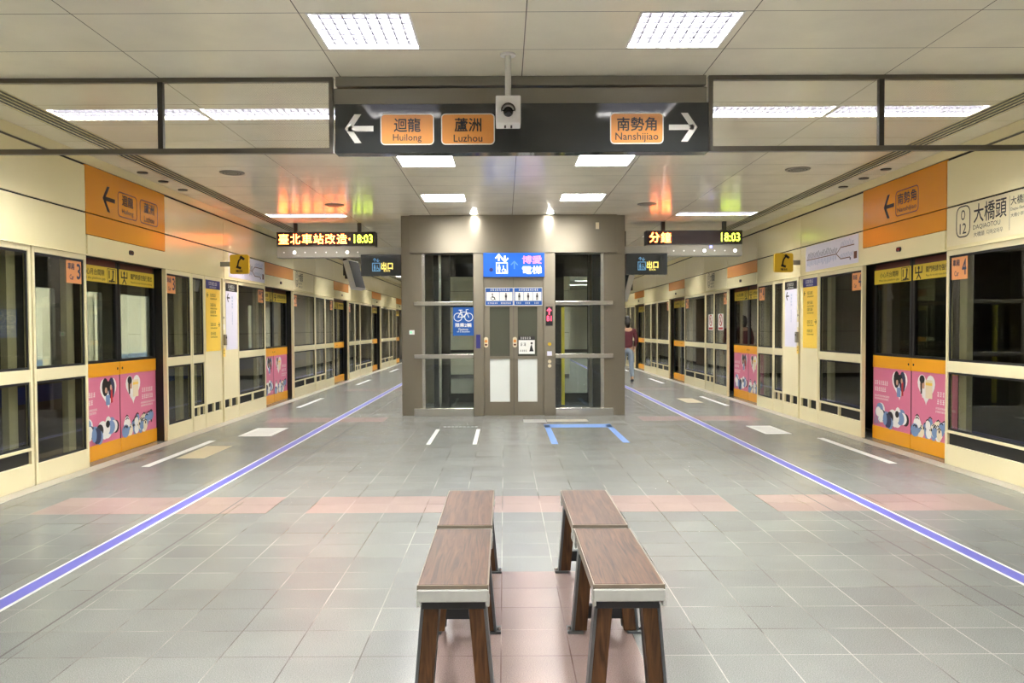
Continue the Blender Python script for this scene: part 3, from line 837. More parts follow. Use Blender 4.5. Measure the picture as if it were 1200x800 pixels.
t = thing('hanging_direction_sign', 'long dark hanging direction sign with white arrows and orange destination plates', 'sign', (.13, YS, 2.618))
B().box(-1.31, 1.31, -.06, .06, 0, .342).build('sign_board', 'darksign', t, bevel=.003)
B().box(-1.33, 1.31, -.01, .08, .345, .465).box(-1.31, 1.30, -.03, .08, .475, .541).build('housing', 'greymetal', t, bevel=.004)
l = B(); y = -.062
arrow(l, -1.14, .17, .20, .20, y, 0, True, .19); l.build('arrow', 'white', t)
l = B(); arrow(l, 1.13, .17, .20, .20, y, 0, False, .19); l.build('arrow', 'white', t)
for x0, x1, zh, en in ((-.99, -.615, '迴龍', 'Huilong'), (-.565, -.19, '蘆洲', 'Luzhou'), (.618, .992, '南勢角', 'Nanshijiao')):
    p = B().prism(rr(x0, x1, .055, .272, .03), -.063, -.06)
    p = p.build('destination_plate', 'amber', t)
    b = B(); frame_r(b, x0, x1, .055, .272, .03, .007, -.0642); b.build('border', 'white', p)
    cx = (x0+x1)/2; b = B()
    b.text(zh, cx, .193, .185 if len(zh) == 2 else .275, .093, -.0645, 0, .02); b.text(en, cx, .1, (.20 if len(zh) == 2 else .30), None, -.0645, 0, .008)
    b.build('lettering', 'ink', p)

t = thing('security_camera', 'white box security camera hanging on a pole in front of the sign', 'security camera', (.032, 5.3, HC))
B().tube([(0, 0, -.012), (0, 0, 0)], .05, 0, 20).build('ceiling_plate', 'whitemetal', t)
B().tube([(0, 0, -.29), (0, 0, -.01)], .02, 0, 16).build('pole', 'whitemetal', t, smooth=True)
B().box(-.08, .08, -.07, .09, -.458, -.283).build('housing', 'whitemetal', t, bevel=.006)
B().tube([(0, -.07, -.385), (0, -.078, -.385)], .042, 0, 24).build('bezel', 'whitemetal', t)
B().ball((0, -.074, -.39), .033, 0, 20).build('lens', 'lens', t, smooth=True)
B().ring([(.046*math.cos(a), -.385+.046*math.sin(a)) for a in [PI*i/12 for i in range(13)]]+[(-.046, -.386), (.046, -.386)],
         [(.038*math.cos(a), -.385+.038*math.sin(a)) for a in [PI*i/12 for i in range(13)]]+[(-.038, -.386), (.038, -.386)], -.105, -.07).build('sun_hood', 'lens', t)
B().tube([(-.02, .0, -.475), (-.02, 0, -.458)], .006, 0, 8).tube([(.02, .0, -.475), (.02, 0, -.458)], .006, 0, 8).build('cable_gland', 'ink', t)

# ------------------------------------------------------------------ LED boards
def led_board(side, x0, x1, y, words, clock):
    t = thing('led_display', 'hanging LED passenger display showing %s' % words, 'LED display', ((x0+x1)/2, y, 2.58), 0, 'LED displays')
    w = (x1-x0)/2
    B().box(-w, w, 0, .22, .19, .425).build('display_housing', 'darkmetal', t, bevel=.004)
    B().box(-w+.03, w-.03, -.004, 0, .205, .41).build('screen', 'ledback', t)
    B().box(-w, w, .01, .21, 0, .188).build('lower_housing', 'greymetal', t, bevel=.004)
    for q in (-w+.30, w-.28):
        B().box(q-.03, q+.03, .07, .13, .425, .58).build('hanger', 'darkmetal', t)
    l = B()
    if side == 'L':
        for i, ch in enumerate('臺北車站改造'): l.text(ch, -w+.12+.195*i, .308, .165, .165, -.006, 0, .008)
        l.box(w-.44, w-.42, -.006, -.005, .29, .32)
    else:
        for i, ch in enumerate('分鐘'): l.text(ch, -w+.14+.19*i, .308, .165, .165, -.006, 0, .008)
    l.build('lettering', 'ledamber', t)
    B().text('18:03', w-.20, .308, .31, .14, -.006, 0, .006).build('clock_digits', 'ledgreen', t)
    n = 9
    for i in range(n):
        q = -w+.12+i*(2*w-.24)/(n-1)
        lit = i in ((1, 6) if side == 'L' else (1, 5, 8))
        if lit: B().prism(circ(q, .085, .024, 14), .002, .01).build('indicator_lamp', 'ledwhite', t)
        else: B().prism(circ(q, .085, .012, 12), .004, .01).build('indicator_lamp', 'whitemetal', t)
    if side == 'R': B().prism(circ(.28, .15, .022, 14), .002, .01).build('indicator_lamp', 'ledblue', t, label='blue indicator lamp')
led_board('L', -3.80, -2.15, 13.6, '臺北車站改造', '18:03')
led_board('R', 2.38, 3.99, 13.6, '分鐘', '18:03')

# ------------------------------------------------------------------ elevator
EX, EY = .144, 12.78
def ex(X): return X-EX
E_ = thing('elevator', 'brushed steel and glass elevator shaft standing in the middle of the platform', 'elevator', (EX, EY, 0))
DEP = 2.5
for a, c in ((-1.623, -1.30), (1.575, 1.911)):
    B().box(ex(a), ex(c), .05, .40, 0, HC-.002).build('corner_pillar', 'steel', E_, bevel=.006)
    B().box(ex(a), ex(c), DEP-.3, DEP, 0, HC-.002).build('corner_pillar', 'steel', E_, bevel=.006)
B().box(ex(-1.48), ex(1.775), -.03, .35, 2.565, HC-.002).build('header', 'steel', E_, bevel=.004)
for a, c in ((-.484, -.322), (.62, .805)):
    B().box(ex(a), ex(c), -.01, .28, 0, 2.565).build('door_post', 'steel', E_, bevel=.004)
for n, (a, c) in enumerate(((-1.30, -.484), (.805, 1.575))):
    B().box(ex(a), ex(c), .06, .075, .13, 2.565).build('glass_wall', 'eglass', E_)
    B().box(ex(a)+(0 if n == 0 else c-a-.05), ex(a)+(.05 if n == 0 else c-a), .04, .12, .13, 2.565).build('edge_strip', 'steel2', E_)
    e0, e1 = (a-.12, c) if n == 0 else (a, c+.14)
    for z0, z1 in ((.908, .979), (1.741, 1.806)):
        B().box(ex(e0), ex(e1), -.05, .05, z0, z1).build('guard_rail', 'steel2', E_, bevel=.006)
    B().box(ex(e0), ex(e1)-.002, -.08, .1, 0, .13).build('sill_box', 'steel2', E_, bevel=.006)
B().box(ex(-.322), ex(.62), -.01, .20, 2.19, 2.565).build('transom', 'steel', E_)
for x0, x1, q in ((-.322, .148, 0), (.152, .62, 1)):
    # leaf with two openings
    f = B(); a, c = ex(x0), ex(x1); wa, wc = (ex(-.229), ex(.087)) if q == 0 else (ex(.215), ex(.522))
    f.box(a, wa, .06, .10, .0, 2.19); f.box(wc, c, .06, .10, .0, 2.19)
    f.box(wa, wc, .06, .10, .0, .217); f.box(wa, wc, .06, .10, 1.72, 2.19); f.box(wa, wc, .06, .10, .897, .94)
    d = f.build('door_leaf', 'steel', E_)
    B().box(wa, wc, .08, .09, .94, 1.72).build('upper_window', 'tint', d)
    B().box(wa, wc, .08, .09, .217, .897).build('lower_window', 'frost', d)
# shaft behind
back = B(); yb0, yb1 = DEP-.06, DEP-.02
op = [(-1.10, -.58), (1.12, 1.56)]
xs = [-1.30, -1.10, -.58, 1.12, 1.56, 1.575]
for a, c in ((-1.30, -1.10), (-.58, 1.12), (1.56, 1.58)): back.box(ex(a), ex(c), yb0, yb1, 0, HC-.01)
for a, c in op:
    back.box(ex(a), ex(c), yb0, yb1, 0, .16); back.box(ex(a), ex(c), yb0, yb1, .92, .98); back.box(ex(a), ex(c), yb0, yb1, 1.78, 1.86); back.box(ex(a), ex(c), yb0, yb1, 2.35, HC-.01)
back.build('back_frame', 'black', E_)
for a, c in op: B().box(ex(a), ex(c), yb0+.01, yb0+.02, .16, 2.35).build('back_glass', 'eglass', E_)
car = B().box(ex(-.46), ex(.78), .32, 1.9, .02, 2.45).build('lift_car', 'black', E_)
for X, hw in ((-1.16, .05), (-.97, .04), (1.62, .1)): B().box(ex(X)-hw, ex(X)+hw, 1.15, 1.27, .0, 3.1).build('shaft_column', 'black', E_)
B().box(ex(-1.08), ex(-1.04), .62, .66, .13, 3.1).build('guide_rail', 'steel2', E_)
B().box(ex(.93), ex(.98), .40, .46, .13, 1.72).build('yellow_post', 'yellowpole', E_)
B().box(ex(-1.62), ex(1.90), .36, DEP, 2.9, HC-.004).build('shaft_roof', 'darkmetal', E_)
for X0, X1 in ((-1.615, -1.60), (1.89, 1.905)):
    B().box(ex(X0), ex(X1), .4, DEP-.3, .13, 2.9).build('side_glass', 'eglass', E_)
    B().box(ex(X0)-.005, ex(X1)+.005, .4, DEP-.3, 0, .13).box(ex(X0)-.005, ex(X1)+.005, .4, DEP-.3, .92, .98).box(ex(X0)-.005, ex(X1)+.005, .4, DEP-.3, 1.74, 1.80).build('side_rail', 'steel2', E_)
# controls
c = B().box(ex(.655), ex(.762), -.022, -.01, 1.42, 1.72).build('floor_indicator', 'ink', E_)
l = B(); l.stroke([(ex(.708), 1.60), (ex(.708), 1.69)], .016, -.024); l.stroke([(ex(.68), 1.66), (ex(.708), 1.692), (ex(.736), 1.66)], .016, -.024); l.text('B1', ex(.708), 1.535, .07, .08, -.024, 0, .02)
l.build('red_digits', 'ledred', c)
for z, m in ((1.131, 'phone'), (.983, 'lav'), (.857, 'creamp'), (.788, 'creamp')):
    if m == 'lav': B().box(ex(.675), ex(.75), -.02, -.01, z-.035, z+.035).build('notice', 'lav', E_)
    else: B().prism(circ(ex(.713), z, .028, 16), -.02, -.01).build('call_button', m, E_)
B().box(ex(-.443), ex(-.377), -.022, -.01, 1.07, 1.285).build('intercom_panel', 'navy', E_)
d = B().box(ex(-1.50), ex(-1.42), .03, .05, 1.29, 1.36).build('call_plate', 'whitemetal', E_); B().box(ex(-1.485), ex(-1.46), .027, .03, 1.31, 1.34).build('green_lamp', 'ledgrn', d)
B().box(ex(1.44), ex(1.49), -.06, -.03, 2.93, 3.03).build('wall_sensor', 'creamp', E_)
for x in (-.289, .168):
    o = B().prism(rr(-.033, .033, 0, .165, .03), -.003, 0, 0); o.prism(circ(0, .1, .024, 16), -.004, -.003, 1); o.box(-.02, .02, -.004, -.003, .03, .055, 2)
    o = o.build('oval_sticker', ['creamp', 'amber', 'brown'], None, (x, EY+.06, 1.08))
    tag(o, 'small oval cream sticker on the elevator door, %s' % ('beside the intercom' if x < 0 else 'beside the white notice'), 'sticker', 'oval stickers')

def person_icon(b, x, z, h, y, m=0):
    b.prism(circ(x, z+h*.88, h*.11, 10), y, y+.001, m); b.box(x-h*.14, x+h*.14, y, y+.001, z+h*.38, z+h*.74, m); b.box(x-h*.11, x-h*.02, y, y+.001, z, z+h*.4, m); b.box(x+h*.02, x+h*.11, y, y+.001, z, z+h*.4, m)
def wheelchair(b, x, z, h, y, m=0):
    b.ring(circ(x, z+h*.28, h*.28, 16), circ(x, z+h*.28, h*.2, 16), y, y+.001, m)
    b.prism(circ(x-h*.05, z+h*.9, h*.1, 10), y, y+.001, m); b.stroke([(x-h*.05, z+h*.78), (x-h*.02, z+h*.42), (x+h*.24, z+h*.42), (x+h*.34, z+h*.08)], h*.1, y, m)

t = thing('elevator_sign', 'bright blue elevator sign with pink and white characters over the elevator doors', 'sign', (EX, EY-.0105, 2.19))
B().box(ex(-.322), ex(.636), -.03, 0, 0, .373).build('board', 'blue', t, bevel=.003)
l = B(); y = -.032; x0 = ex(-.125)
l.rect_ring(x0, x0+.185, .05, .225, .014, y, y+.001)
person_icon(l, x0+.05, .065, .13, y); wheelchair(l, x0+.12, .068, .11, y)
for q, up in ((.045, 1), (.14, -1)):
    l.box(x0+q-.012, x0+q+.012, y, y+.001, .25, .33)
    tip = .345 if up > 0 else .235; pts = [(x0+q-.045, tip-up*.05), (x0+q, tip), (x0+q+.045, tip-up*.05)]
    l.stroke(pts, .022, y)
l.build('pictogram', 'signwhite', t)
B().text('電梯', ex(.44), .105, .30, .12, y, 0, .03).build('lettering', 'signwhite', t)
B().text('博愛', ex(.44), .265, .30, .12, y, 0, .025).build('pink_lettering', 'signpink', t)
a = B(); a.box(ex(.155), ex(.17), y, y+.001, .12, .22); a.stroke([(ex(.115), .19), (ex(.1625), .24), (ex(.21), .19)], .016, y); a.build('arrow', 'cyan', t)
B().prism(circ(ex(-.20), .11, .03, 14), y, y+.001).build('dark_spot', 'navy', t)

for q, (x0, x1) in enumerate(((-.30, .147), (.153, .605))):
    t = thing('priority_notice', 'blue and white priority pictogram notice on the elevator door, %s half' % ('wheelchair' if q == 0 else 'elderly'), 'notice', (x0, EY+.06, 1.74), 0, 'priority notices')
    w = x1-x0
    B().box(0, w, -.004, 0, 0, .285).build('sheet', 'blue2', t)
    l = B(); l.rect_ring(0, w, 0, .285, .008, -.0055, -.004, 0)
    n = 2 if q == 0 else 3
    for i in range(n):
        a = .02+i*(w-.03)/n; c = a+(w-.03)/n-.006
        l.box(a, c, -.0055, -.004, .075, .215, 0)
        if q == 0 and i == 0: wheelchair(l, (a+c)/2, .085, .11, -.0065, 1)
        else: person_icon(l, (a+c)/2, .085, .115, -.0065, 1)
        l.glyphs(a+.02, c-.02, .04, .028, -.0055, 0)
    l.glyphs(.08, w-.05, .248, .036, -.0055, 0)
    l.build('pictogram_print', ['white', 'ink'], t)

t = thing('bicycle_sign', 'dark blue bicycle sign on the elevator glass wall', 'sign', (-.64, EY-.051, 1.27))
B().box(-.163, .163, -.012, 0, 0, .445).build('board', 'blue2', t)
l = B(); y = -.0135
for q in (-.085, .085): l.ring(circ(q, .29, .068, 22), circ(q, .29, .057, 22), y, y+.001)
l.stroke([(-.085, .29), (-.04, .37), (.05, .37), (.085, .29)], .011, y); l.stroke([(-.04, .37), (0.005, .29), (.05, .365)], .011, y); l.stroke([(-.085, .29), (.005, .29)], .011, y)
l.stroke([(-.065, .40), (-.02, .40)], .013, y); l.stroke([(-.04, .37), (-.047, .40)], .011, y); l.stroke([(.05, .37), (.043, .405), (.075, .41)], .011, y)
l.build('bicycle_pictogram', 'white', t); l = B()
l.text('限乘2輛', 0, .165, .25, .062, y, 0, .03); l.text('Maximum', 0, .102, .15, .03, y, 0, .01); l.text('of 2 bicycles', 0, .062, .2, .036, y, 0, .01)
l.build('lettering', 'white', t)

t = thing('door_notice', 'small white notice with black header on the elevator door window', 'notice', (.355, EY+.06, .975))
B().box(-.128, .128, -.004, 0, 0, .28).build('sheet', 'white', t)
l = B(); l.box(-.128, .128, -.005, -.004, .22, .28, 0); l.glyphs(-.1, .1, .25, .035, -.0058, 1); l.glyphs(-.1, .0, .15, .05, -.005, 0); l.glyphs(-.11, .02, .05, .03, -.005, 0)
l.prism([(.04, .04), (.11, .04), (.09, .1), (.08, .16), (.06, .12)], -.005, -.004, 0); l.prism(circ(.078, .17, .018, 10), -.005, -.004, 0)
l.build('print', ['ink', 'white'], t)

# side arms with exit signs
for side, a, c in (('L', -2.30, -1.623), ('R', 1.911, 2.596)):
    o = B().box(a, c, 12.86, 13.04, 2.56, 2.67).build('sign_arm', 'greymetal', None, bevel=.004)
    tag(o, 'grey box beam reaching out from the elevator toward the %s side' % SIDE[side]['line'], 'beam', 'sign arms')
    cx = (a+c)/2
    t = thing('exit_sign', 'dark exit sign with elevator pictogram under the beam %s' % on(side), 'sign', (cx, 12.95, 2.225), 0, 'exit signs')
    w = (c-a)/2
    B().box(-w+.03, w-.003, -.05, .05, 0, .335).build('sign_board', 'darksign', t, bevel=.003)
    l = B(); y = -.0515; k = .0
    l.rect_ring(-.13+k, 0+k, .07, .205, .012, y, y+.001, 0); person_icon(l, -.09+k, .08, .1, y, 0); wheelchair(l, -.045+k, .085, .08, y, 0)
    for q, up in ((-.09, 1), (-.04, -1)):
        tip = .275 if up > 0 else .22; l.box(q-.006, q+.006, y, y+.001, .225, .27, 0); l.stroke([(q-.022, tip-up*.022), (q, tip), (q+.022, tip-up*.022)], .01, y, 0)
    l.text('出口', .105+k, .155, .18, .11, y, 1, .05); l.text('Exit', .105+k, .082, .1, .035, y, 1, .01)
    l.build('lettering', ['cyan', 'ytxt'], t)

# monitors
for side, x in (('L', -2.82), ('R', 2.28)):
    y, zz = (15.0, 2.37) if side == 'L' else (15.0, 2.13)
    t = thing('hanging_monitor', 'grey flat monitor hanging from the ceiling beyond the LED board %s' % on(side), 'monitor', (x, y, zz), 0, 'hanging monitors')
    s = 1 if side == 'L' else -1
    o = B().box(-.27, .27, -.05, .05, -.27, .27).build('housing', 'whitemetal', t, bevel=.006); o.rotation_euler = (math.radians(-16), 0, math.radians(80*s)); o.location = (.06*s, 0, 0)
    p = B().box(-.25, .25, -.054, -.05, -.25, .25).build('screen', 'screen', o)
    B().box(-.12-.03*s, -.06-.03*s, .0, .06, .0, HC-zz-.002).build('pole', 'darkmetal', t)
    B().box(-.12, .10, .01, .05, -.06, .06).build('mount', 'darkmetal', t)

# ------------------------------------------------------------------ floor markings
def flat(name, pts, mat, label, cat, group=None, z=.0025, extra=None):
    b = B(); n = len(pts)
    b.add([(x, y, z) for x, y in pts]+[(x, y, 0) for x, y in pts], [tuple(range(n))]+[(n+i, n+(i+1) % n, (i+1) % n, i) for i in range(n)])
    return tag(b.build(name, mat), label, cat, group)
def R4(x0, x1, y0, y1): return [(x0, y0), (x1, y0), (x1, y1), (x0, y1)]
for side, x in (('L', -2.555), ('R', 2.835)):
    t = thing('floor_tape', 'long blue floor line with white edges %s' % on(side), 'floor line', (x, 0, 0), 0, 'blue floor lines')
    B().box(-.045, .045, YB, YE-.1, 0, .003).build('blue_band', 'bluetape', t)
    B().box(-.062, -.045, YB, YE-.1, 0, .003).build('white_edge', 'whitetape', t); B().box(.045, .062, YB, YE-.1, 0, .003).build('white_edge', 'whitetape', t)
for side, x in (('L', -3.64), ('R', 3.93)):
    for k in range(4):
        D = DOORS[k]
        flat('queue_line', R4(x-.04, x+.04, D-.96, D+.94), 'whitetape', 'white queue line on the floor along the %s doorway %s' % (ORD[k], on(side)), 'floor line', 'white queue lines')
for side, x0, x1 in (('L', -3.46, -3.03), ('R', 3.38, 3.72)):
    t = thing('floor_notice', 'white rectangular floor notice sticker beyond the first doorway %s' % on(side), 'floor sticker', ((x0+x1)/2, 10.9, 0), 0, 'floor notice stickers')
    w = (x1-x0)/2
    B().box(-w, w, -.43, .43, 0, .003).build('sheet', 'whitetape', t)
    b = B()
    for r in range(6):
        b.box(-w*.7, w*.7, -.3+r*.11, -.27+r*.11, .003, .0036)
    b.build('print', 'drain', t)
for side, x0, y in (('L', -3.54, 8.69), ('R', 3.35, 14.85)):
    flat('floor_tile_patch', R4(x0, x0+.3, y, y+.9), 'tan', 'pale tan tile patch on the floor by the %s doorway %s' % ('first' if side == 'L' else 'second', on(side)), 'floor patch')
for side, xy in (('L', ((-3.98, 9.15), (-3.90, 8.55))), ('R', ((4.25, 9.25), (4.18, 8.6)))):
    for k, (x, y) in enumerate(xy):
        flat('floor_arrow', [(x-.06, y-.15), (x+.06, y-.15), (x+.09, y), (x+.06, y+.15), (x-.06, y+.15), (x-.03, y)], 'browntile', 'small dark floor mark by the %s leaf of the first %s doorway' % ('farther' if k == 0 else 'nearer', SIDE[side]['line']), 'floor mark', 'dark floor marks')
for x, nm in ((-.915, 'outer'), (-.36, 'inner')):
    flat('waiting_line', R4(x-.025, x+.025, 9.65, 11.09), 'whitetape', 'short white floor line before the elevator glass, %s of the pair' % nm, 'floor line', 'white waiting lines')
b = B()
for r in [(.56, .64, 9.65, 11.5), (1.43, 1.51, 9.75, 11.5), (.56, 1.51, 11.25, 11.62)]:
    b.box(r[0], r[1], r[2], r[3], 0, .003)
tag(b.build('floor_bracket', 'skytape'), 'sky blue three sided waiting box on the floor before the elevator', 'floor marking')
flat('floor_plate', R4(.28, .62, 11.85, 12.25), 'drain', 'small grey metal plate in the floor before the elevator doors', 'floor plate')
flat('floor_tile_patch', R4(.63, 1.24, 11.95, 12.25), 'beige', 'small beige floor strip before the elevator call buttons', 'floor patch')
b = B(); R_ = random.Random(2)
for i in range(9): b.box(-.86+i*.055, -.82+i*.055, 11.33, 11.40, 0, .003)
tag(b.build('floor_lettering', 'drain'), 'faint worn grey print above the white waiting lines', 'floor marking')

# ------------------------------------------------------------------ benches
BW, BL, BH = .263, .83, .45
def make_bench(x, y, label):
    t = thing('wooden_bench', label, 'bench', (x, y, 0), 0, 'wooden benches')      # origin: middle of the front end
    a = BW/2
    for o in (0, .90):
        B().box(-a+.005, a-.005, o+.006, o+BL-.006, .432, BH).build('seat_board', 'woodY', t, bevel=.003)
        e = B()
        e.box(-a, -a+.005, o, o+BL, .424, BH-.001); e.box(a-.005, a, o, o+BL, .424, BH-.001); e.box(-a+.005, a-.005, o, o+.006, .434, BH-.001); e.box(-a+.005, a-.005, o+BL-.006, o+BL, .434, BH-.001)
        e.box(-a+.005, a-.005, o+.006, o+BL-.006, .424, .432)
        e.build('edge_trim', 'edge', t, bevel=.001)
        for y0, y1 in ((o-.006, o+.06), (o+BL-.06, o+BL+.006)):
            c = B(); c.box(-a-.001, a+.001, y0, y1, .386, .432)
            for q in (-1, 1):
                xa, xb = sorted((q*(a+.003), q*(a-.010))); c.box(xa, xb, y0, y1, .368, .40)
            c.build('end_cap', 'benchcap', t, bevel=.005)
        for q in (-1, 1):
            xa, xb = sorted((q*(a-.004), q*(a-.02))); B().box(xa, xb, o+.06, o+BL-.06, .396, .424).build('side_rail', 'edge', t)
    for yc, zc in ((.075, .02), (.735, .063), (1.645, .063)):
        B().box(-.118, .118, yc-.036, yc+.032, .346, .386).build('top_beam', 'benchdark', t, bevel=.002)
        if yc > .5: B().box(-.115, .115, yc-.02, yc+.02, zc, zc+.058).build('crossbar', 'benchdark', t, bevel=.002)
        for q in (-1, 1):
            zt, zb = .362, .012; xt, xb_ = .122, .152      # outward sloping leg: steel channel with a timber infill
            def sl(off0, off1):
                p = [(q*(xb_-off0), zb), (q*(xb_-off1), zb), (q*(xt-off1), zt), (q*(xt-off0), zt)]
                ar = sum(p[i][0]*p[(i+1) % 4][1]-p[(i+1) % 4][0]*p[i][1] for i in range(4))
                return p if ar > 0 else p[::-1]
            lg = B(); lg.prism(sl(0, .012), yc-.034, yc+.034)
            lg.prism(sl(.012, .072), yc+.026, yc+.034)
            lg = lg.build('leg', 'benchsteel', t, bevel=.002)
            B().prism(sl(.012, .068), yc-.03, yc+.026).build('timber_infill', 'woodZ', lg, bevel=.002)
            ft = B().box(min(q*.10, q*.172), max(q*.10, q*.172), yc-.04, yc+.04, 0, .012).build('foot_plate', 'benchsteel', t, bevel=.002)
            B().tube([(q*.163, yc-.015, .012), (q*.163, yc-.015, .024)], .009, 0, 6).build('bolt', 'steel2', ft)
    return t
def copy_tree(o, parent=None):
    c = o.copy(); COL.objects.link(c)
    if parent: c.parent = parent
    for ch in list(o.children): copy_tree(ch, c)
    return c
proto = make_bench(-.193, 2.945, 'two-board brown wooden bench with straight even grain, on the Huilong side')
o = copy_tree(proto); o.location = (.454, 2.945, 0); o['label'] = 'two-board brown wooden bench with scuffed end cap, on the Nanshijiao side'

# ------------------------------------------------------------------ train standing on the Huilong track
t = thing('metro_train', 'metro train with lit windows and blue waist stripe behind the Huilong side screens', 'train', (XL-.78, 0, -1.2))
def tr_box(b, y0, y1, z0, z1, m=0, x0=-.06, x1=0): b.box(x0, x1, y0, y1, z0+1.2, z1+1.2, m)
body = B(); y0, y1 = -4.5, 27
wins = []
for D in DOORS[:4]+[3.2]: wins += [(D-.51, D-.13), (D+.55, D+.92), (D+1.37, D+2.3)]
wins = sorted(w for w in wins if w[1] < y1-.3)
zs = (1.0, 1.85)
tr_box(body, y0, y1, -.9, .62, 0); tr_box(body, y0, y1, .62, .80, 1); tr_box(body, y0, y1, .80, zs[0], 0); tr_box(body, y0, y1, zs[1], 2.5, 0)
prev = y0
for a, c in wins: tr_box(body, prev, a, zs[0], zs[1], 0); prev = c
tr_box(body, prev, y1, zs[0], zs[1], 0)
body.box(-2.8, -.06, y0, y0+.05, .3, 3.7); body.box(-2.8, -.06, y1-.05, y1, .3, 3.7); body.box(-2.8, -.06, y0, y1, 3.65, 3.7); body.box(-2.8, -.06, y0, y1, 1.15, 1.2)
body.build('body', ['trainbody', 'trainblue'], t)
B().box(-2.8, -2.72, y0, y1, 1.2, 3.65).build('far_wall', 'trainin', t)
B().box(-1.9, -.9, y0+.1, y1-.1, 3.58, 3.62).build('ceiling_lamp', 'trainlamp', t)
for a, c in wins: B().box(-.04, -.03, a, c, zs[0]+1.2, zs[1]+1.2).build('window', 'glass', t)
seat = B()
for D in DOORS[:4]: seat.box(-2.7, -2.2, D+1.0, D+4.6, 1.2, 1.65); seat.box(-2.72, -2.6, D+1.0, D+4.6, 1.65, 2.1)
seat.build('seat', 'bluegrey', t)
for D in DOORS[:4]:
    for q in (-.95, .95): B().box(-.75, -.12, D+q-.02, D+q+.02, 1.2, 3.0).build('draught_screen', 'trainin', t)

# ------------------------------------------------------------------ person walking away beside the elevator
def skin_mesh(name, verts, edges, mat, parent, root=0, sub=2):
    me = bpy.data.meshes.new(name); me.from_pydata([v[:3] for v in verts], edges, [])
    o = bpy.data.objects.new(name, me); COL.objects.link(o)
    md = o.modifiers.new('skin', 'SKIN'); md.use_smooth_shade = True
    sv = me.skin_vertices[0].data if me.skin_vertices else None
    if sv is None:
        bm = __import__('bmesh').new(); bm.from_mesh(me); bm.verts.layers.skin.verify(); bm.to_mesh(me); bm.free(); sv = me.skin_vertices[0].data
    for i, v in enumerate(verts):
        r = v[3]; sv[i].radius = r if isinstance(r, tuple) else (r, r); sv[i].use_root = (i == root)
    ss = o.modifiers.new('sub', 'SUBSURF'); ss.levels = sub; ss.render_levels = sub
    d = bpy.context.evaluated_depsgraph_get(); nm = bpy.data.meshes.new_from_object(o.evaluated_get(d))
    bpy.data.objects.remove(o); nm.name = name
    nm.materials.clear(); nm.materials.append(M[mat])
    for p in nm.polygons: p.use_smooth = True
    q = bpy.data.objects.new(name, nm); COL.objects.link(q); q.parent = parent
    return q
P_ = thing('person', 'person in maroon top and pale jeans walking away beside the elevator', 'person', (3.13, 20.6, 0))
# walking away (+y): front leg on the right side, rear foot lifting; x right, y forward
V = [(0, 0, .86, (.13, .095)), (0, .005, 1.02, (.125, .09)), (0, .02, 1.2, (.15, .10)), (0, .015, 1.33, (.12, .085)), (0, .02, 1.40, (.05, .05)), (0, .035, 1.47, (.05, .052)),
     (0, .045, 1.53, (.075, .092)), (0, .04, 1.61, (.062, .078)),
     (.085, .01, .80, .085), (.09, -.06, .46, .056), (.095, -.17, .10, .038), (.10, -.05, .035, .032),
     (-.085, .02, .80, .085), (-.09, .14, .47, .056), (-.09, .19, .09, .038), (-.09, .31, .035, .03),
     (.17, .01, 1.31, .052), (.225, -.02, 1.06, .040), (.20, .12, .88, .030), (.195, .17, .82, .026),
     (-.17, .01, 1.31, .052), (-.22, -.03, 1.06, .040), (-.21, .05, .84, .030), (-.205, .08, .775, .026)]
Ed = [(0, 1), (1, 2), (2, 3), (3, 4), (4, 5), (5, 6), (6, 7), (0, 8), (8, 9), (9, 10), (10, 11), (0, 12), (12, 13), (13, 14), (14, 15), (3, 16), (16, 17), (17, 18), (18, 19), (3, 20), (20, 21), (21, 22), (22, 23)]
skin_mesh('body', V, Ed, 'skin', P_)
TV = [(0, 0, .85, (.155, .122)), (0, 0, .93, (.148, .115)), (0, .005, 1.02, (.138, .102)), (0, .02, 1.2, (.163, .113)), (0, .015, 1.33, (.132, .097)), (0, .02, 1.385, (.062, .062)),
      (.17, .01, 1.31, .064), (.225, -.02, 1.06, .052), (.205, .10, .905, .042), (-.17, .01, 1.31, .064), (-.22, -.03, 1.06, .052), (-.212, .04, .87, .042)]
skin_mesh('maroon_top', TV, [(0, 1), (1, 2), (2, 3), (3, 4), (4, 5), (4, 6), (6, 7), (7, 8), (4, 9), (9, 10), (10, 11)], 'maroon', P_)
JV = [(0, 0, .93, (.138, .104)), (0, 0, .86, (.142, .108)), (.085, .01, .80, .097), (.09, -.06, .46, .068), (.095, -.165, .12, .054), (-.085, .02, .80, .097), (-.09, .14, .47, .068), (-.09, .188, .11, .054)]
skin_mesh('jeans', JV, [(0, 1), (1, 2), (2, 3), (3, 4), (1, 5), (5, 6), (6, 7)], 'jeans', P_)
for x, y in ((.098, -.17), (-.09, .19)):
    skin_mesh('shoe', [(x, y-.03, .05, (.045, .045)), (x, y+.08, .042, (.044, .04)), (x, y+.17, .032, (.038, .03))], [(0, 1), (1, 2)], 'shoe', P_)
h = B(); h.ball((0, .035, 1.575), .094, 0, 20, (.95, 1.12, 1.15)); h.tube([(0, -.03, 1.58), (0, -.055, 1.47), (0, -.045, 1.38)], [.08, .07, .04], 0, 12); h.build('hair', 'hair', P_, smooth=True)
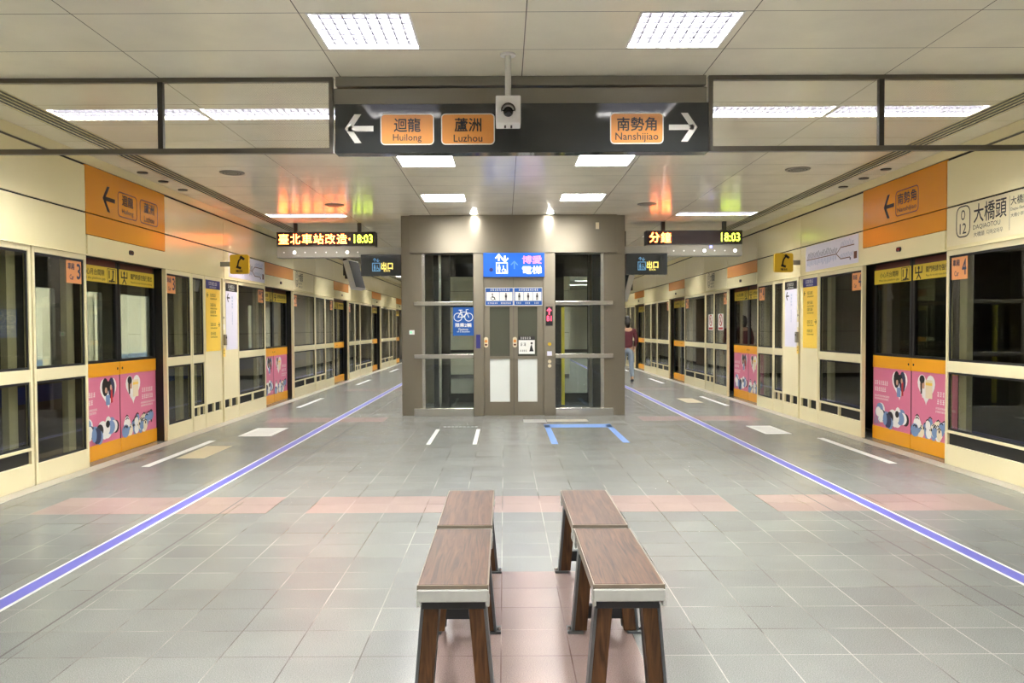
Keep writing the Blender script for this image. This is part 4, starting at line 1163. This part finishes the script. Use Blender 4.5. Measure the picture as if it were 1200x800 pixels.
f = B(); f.ball((0, .145, 1.55), .014, 0, 8, (1, 1.2, 1.4)); f.ball((.075, .05, 1.55), .02, 0, 8, (.5, .8, 1.3)); f.ball((-.075, .05, 1.55), .02, 0, 8, (.5, .8, 1.3)); f.build('nose_and_ears', 'skin', P_, smooth=True)
for sx, (hx, hy, hz) in ((1, (.195, .175, .81)), (-1, (-.205, .085, .765))):
    hb = B(); hb.ball((hx, hy+.012, hz-.04), .04, 0, 10, (.55, .8, 1.1))
    for k, L in enumerate((.062, .07, .066, .052)):
        yy = hy+.042-.021*k; hb.tube([(hx, yy, hz-.06), (hx-sx*.008, yy+.004, hz-.06-L*.55), (hx-sx*.022, yy+.004, hz-.06-L)], [.0095, .0085, .007], 0, 6)
    hb.tube([(hx-sx*.005, hy+.04, hz-.02), (hx-sx*.02, hy+.065, hz-.05), (hx-sx*.024, hy+.07, hz-.08)], [.011, .0095, .008], 0, 6)
    hb.build('hand', 'skin', P_, smooth=True)

# ------------------------------------------------------------------ camera, world, view
cam = bpy.data.cameras.new('camera'); co = bpy.data.objects.new('camera', cam); COL.objects.link(co)
cam.sensor_width = 36; cam.lens = 950/1200*36; cam.clip_start = .05
cam.shift_x = .0075; cam.shift_y = (384+950*math.tan(math.radians(1.6))-400)/1200
co.matrix_world = Matrix.Translation((0, 0, 1.39)) @ Matrix.Rotation(math.radians(90-1.6), 4, 'X') @ Matrix.Rotation(math.radians(-.26), 4, 'Z')
SC.camera = co
w = bpy.data.worlds.new('world'); SC.world = w; w.use_nodes = True
w.node_tree.nodes['Background'].inputs[0].default_value = (.8, .8, .78, 1); w.node_tree.nodes['Background'].inputs[1].default_value = .05
SC.view_settings.view_transform = 'Standard'; SC.view_settings.look = 'None'; SC.view_settings.gamma = 1; SC.view_settings.use_curve_mapping = False
SC.view_settings.exposure = 0.45
SC.cycles.max_bounces = 12; SC.cycles.diffuse_bounces = 9; SC.cycles.glossy_bounces = 5; SC.cycles.transparent_max_bounces = 24
SC.cycles.use_denoising = True
SC.cycles.sample_clamp_indirect = 12
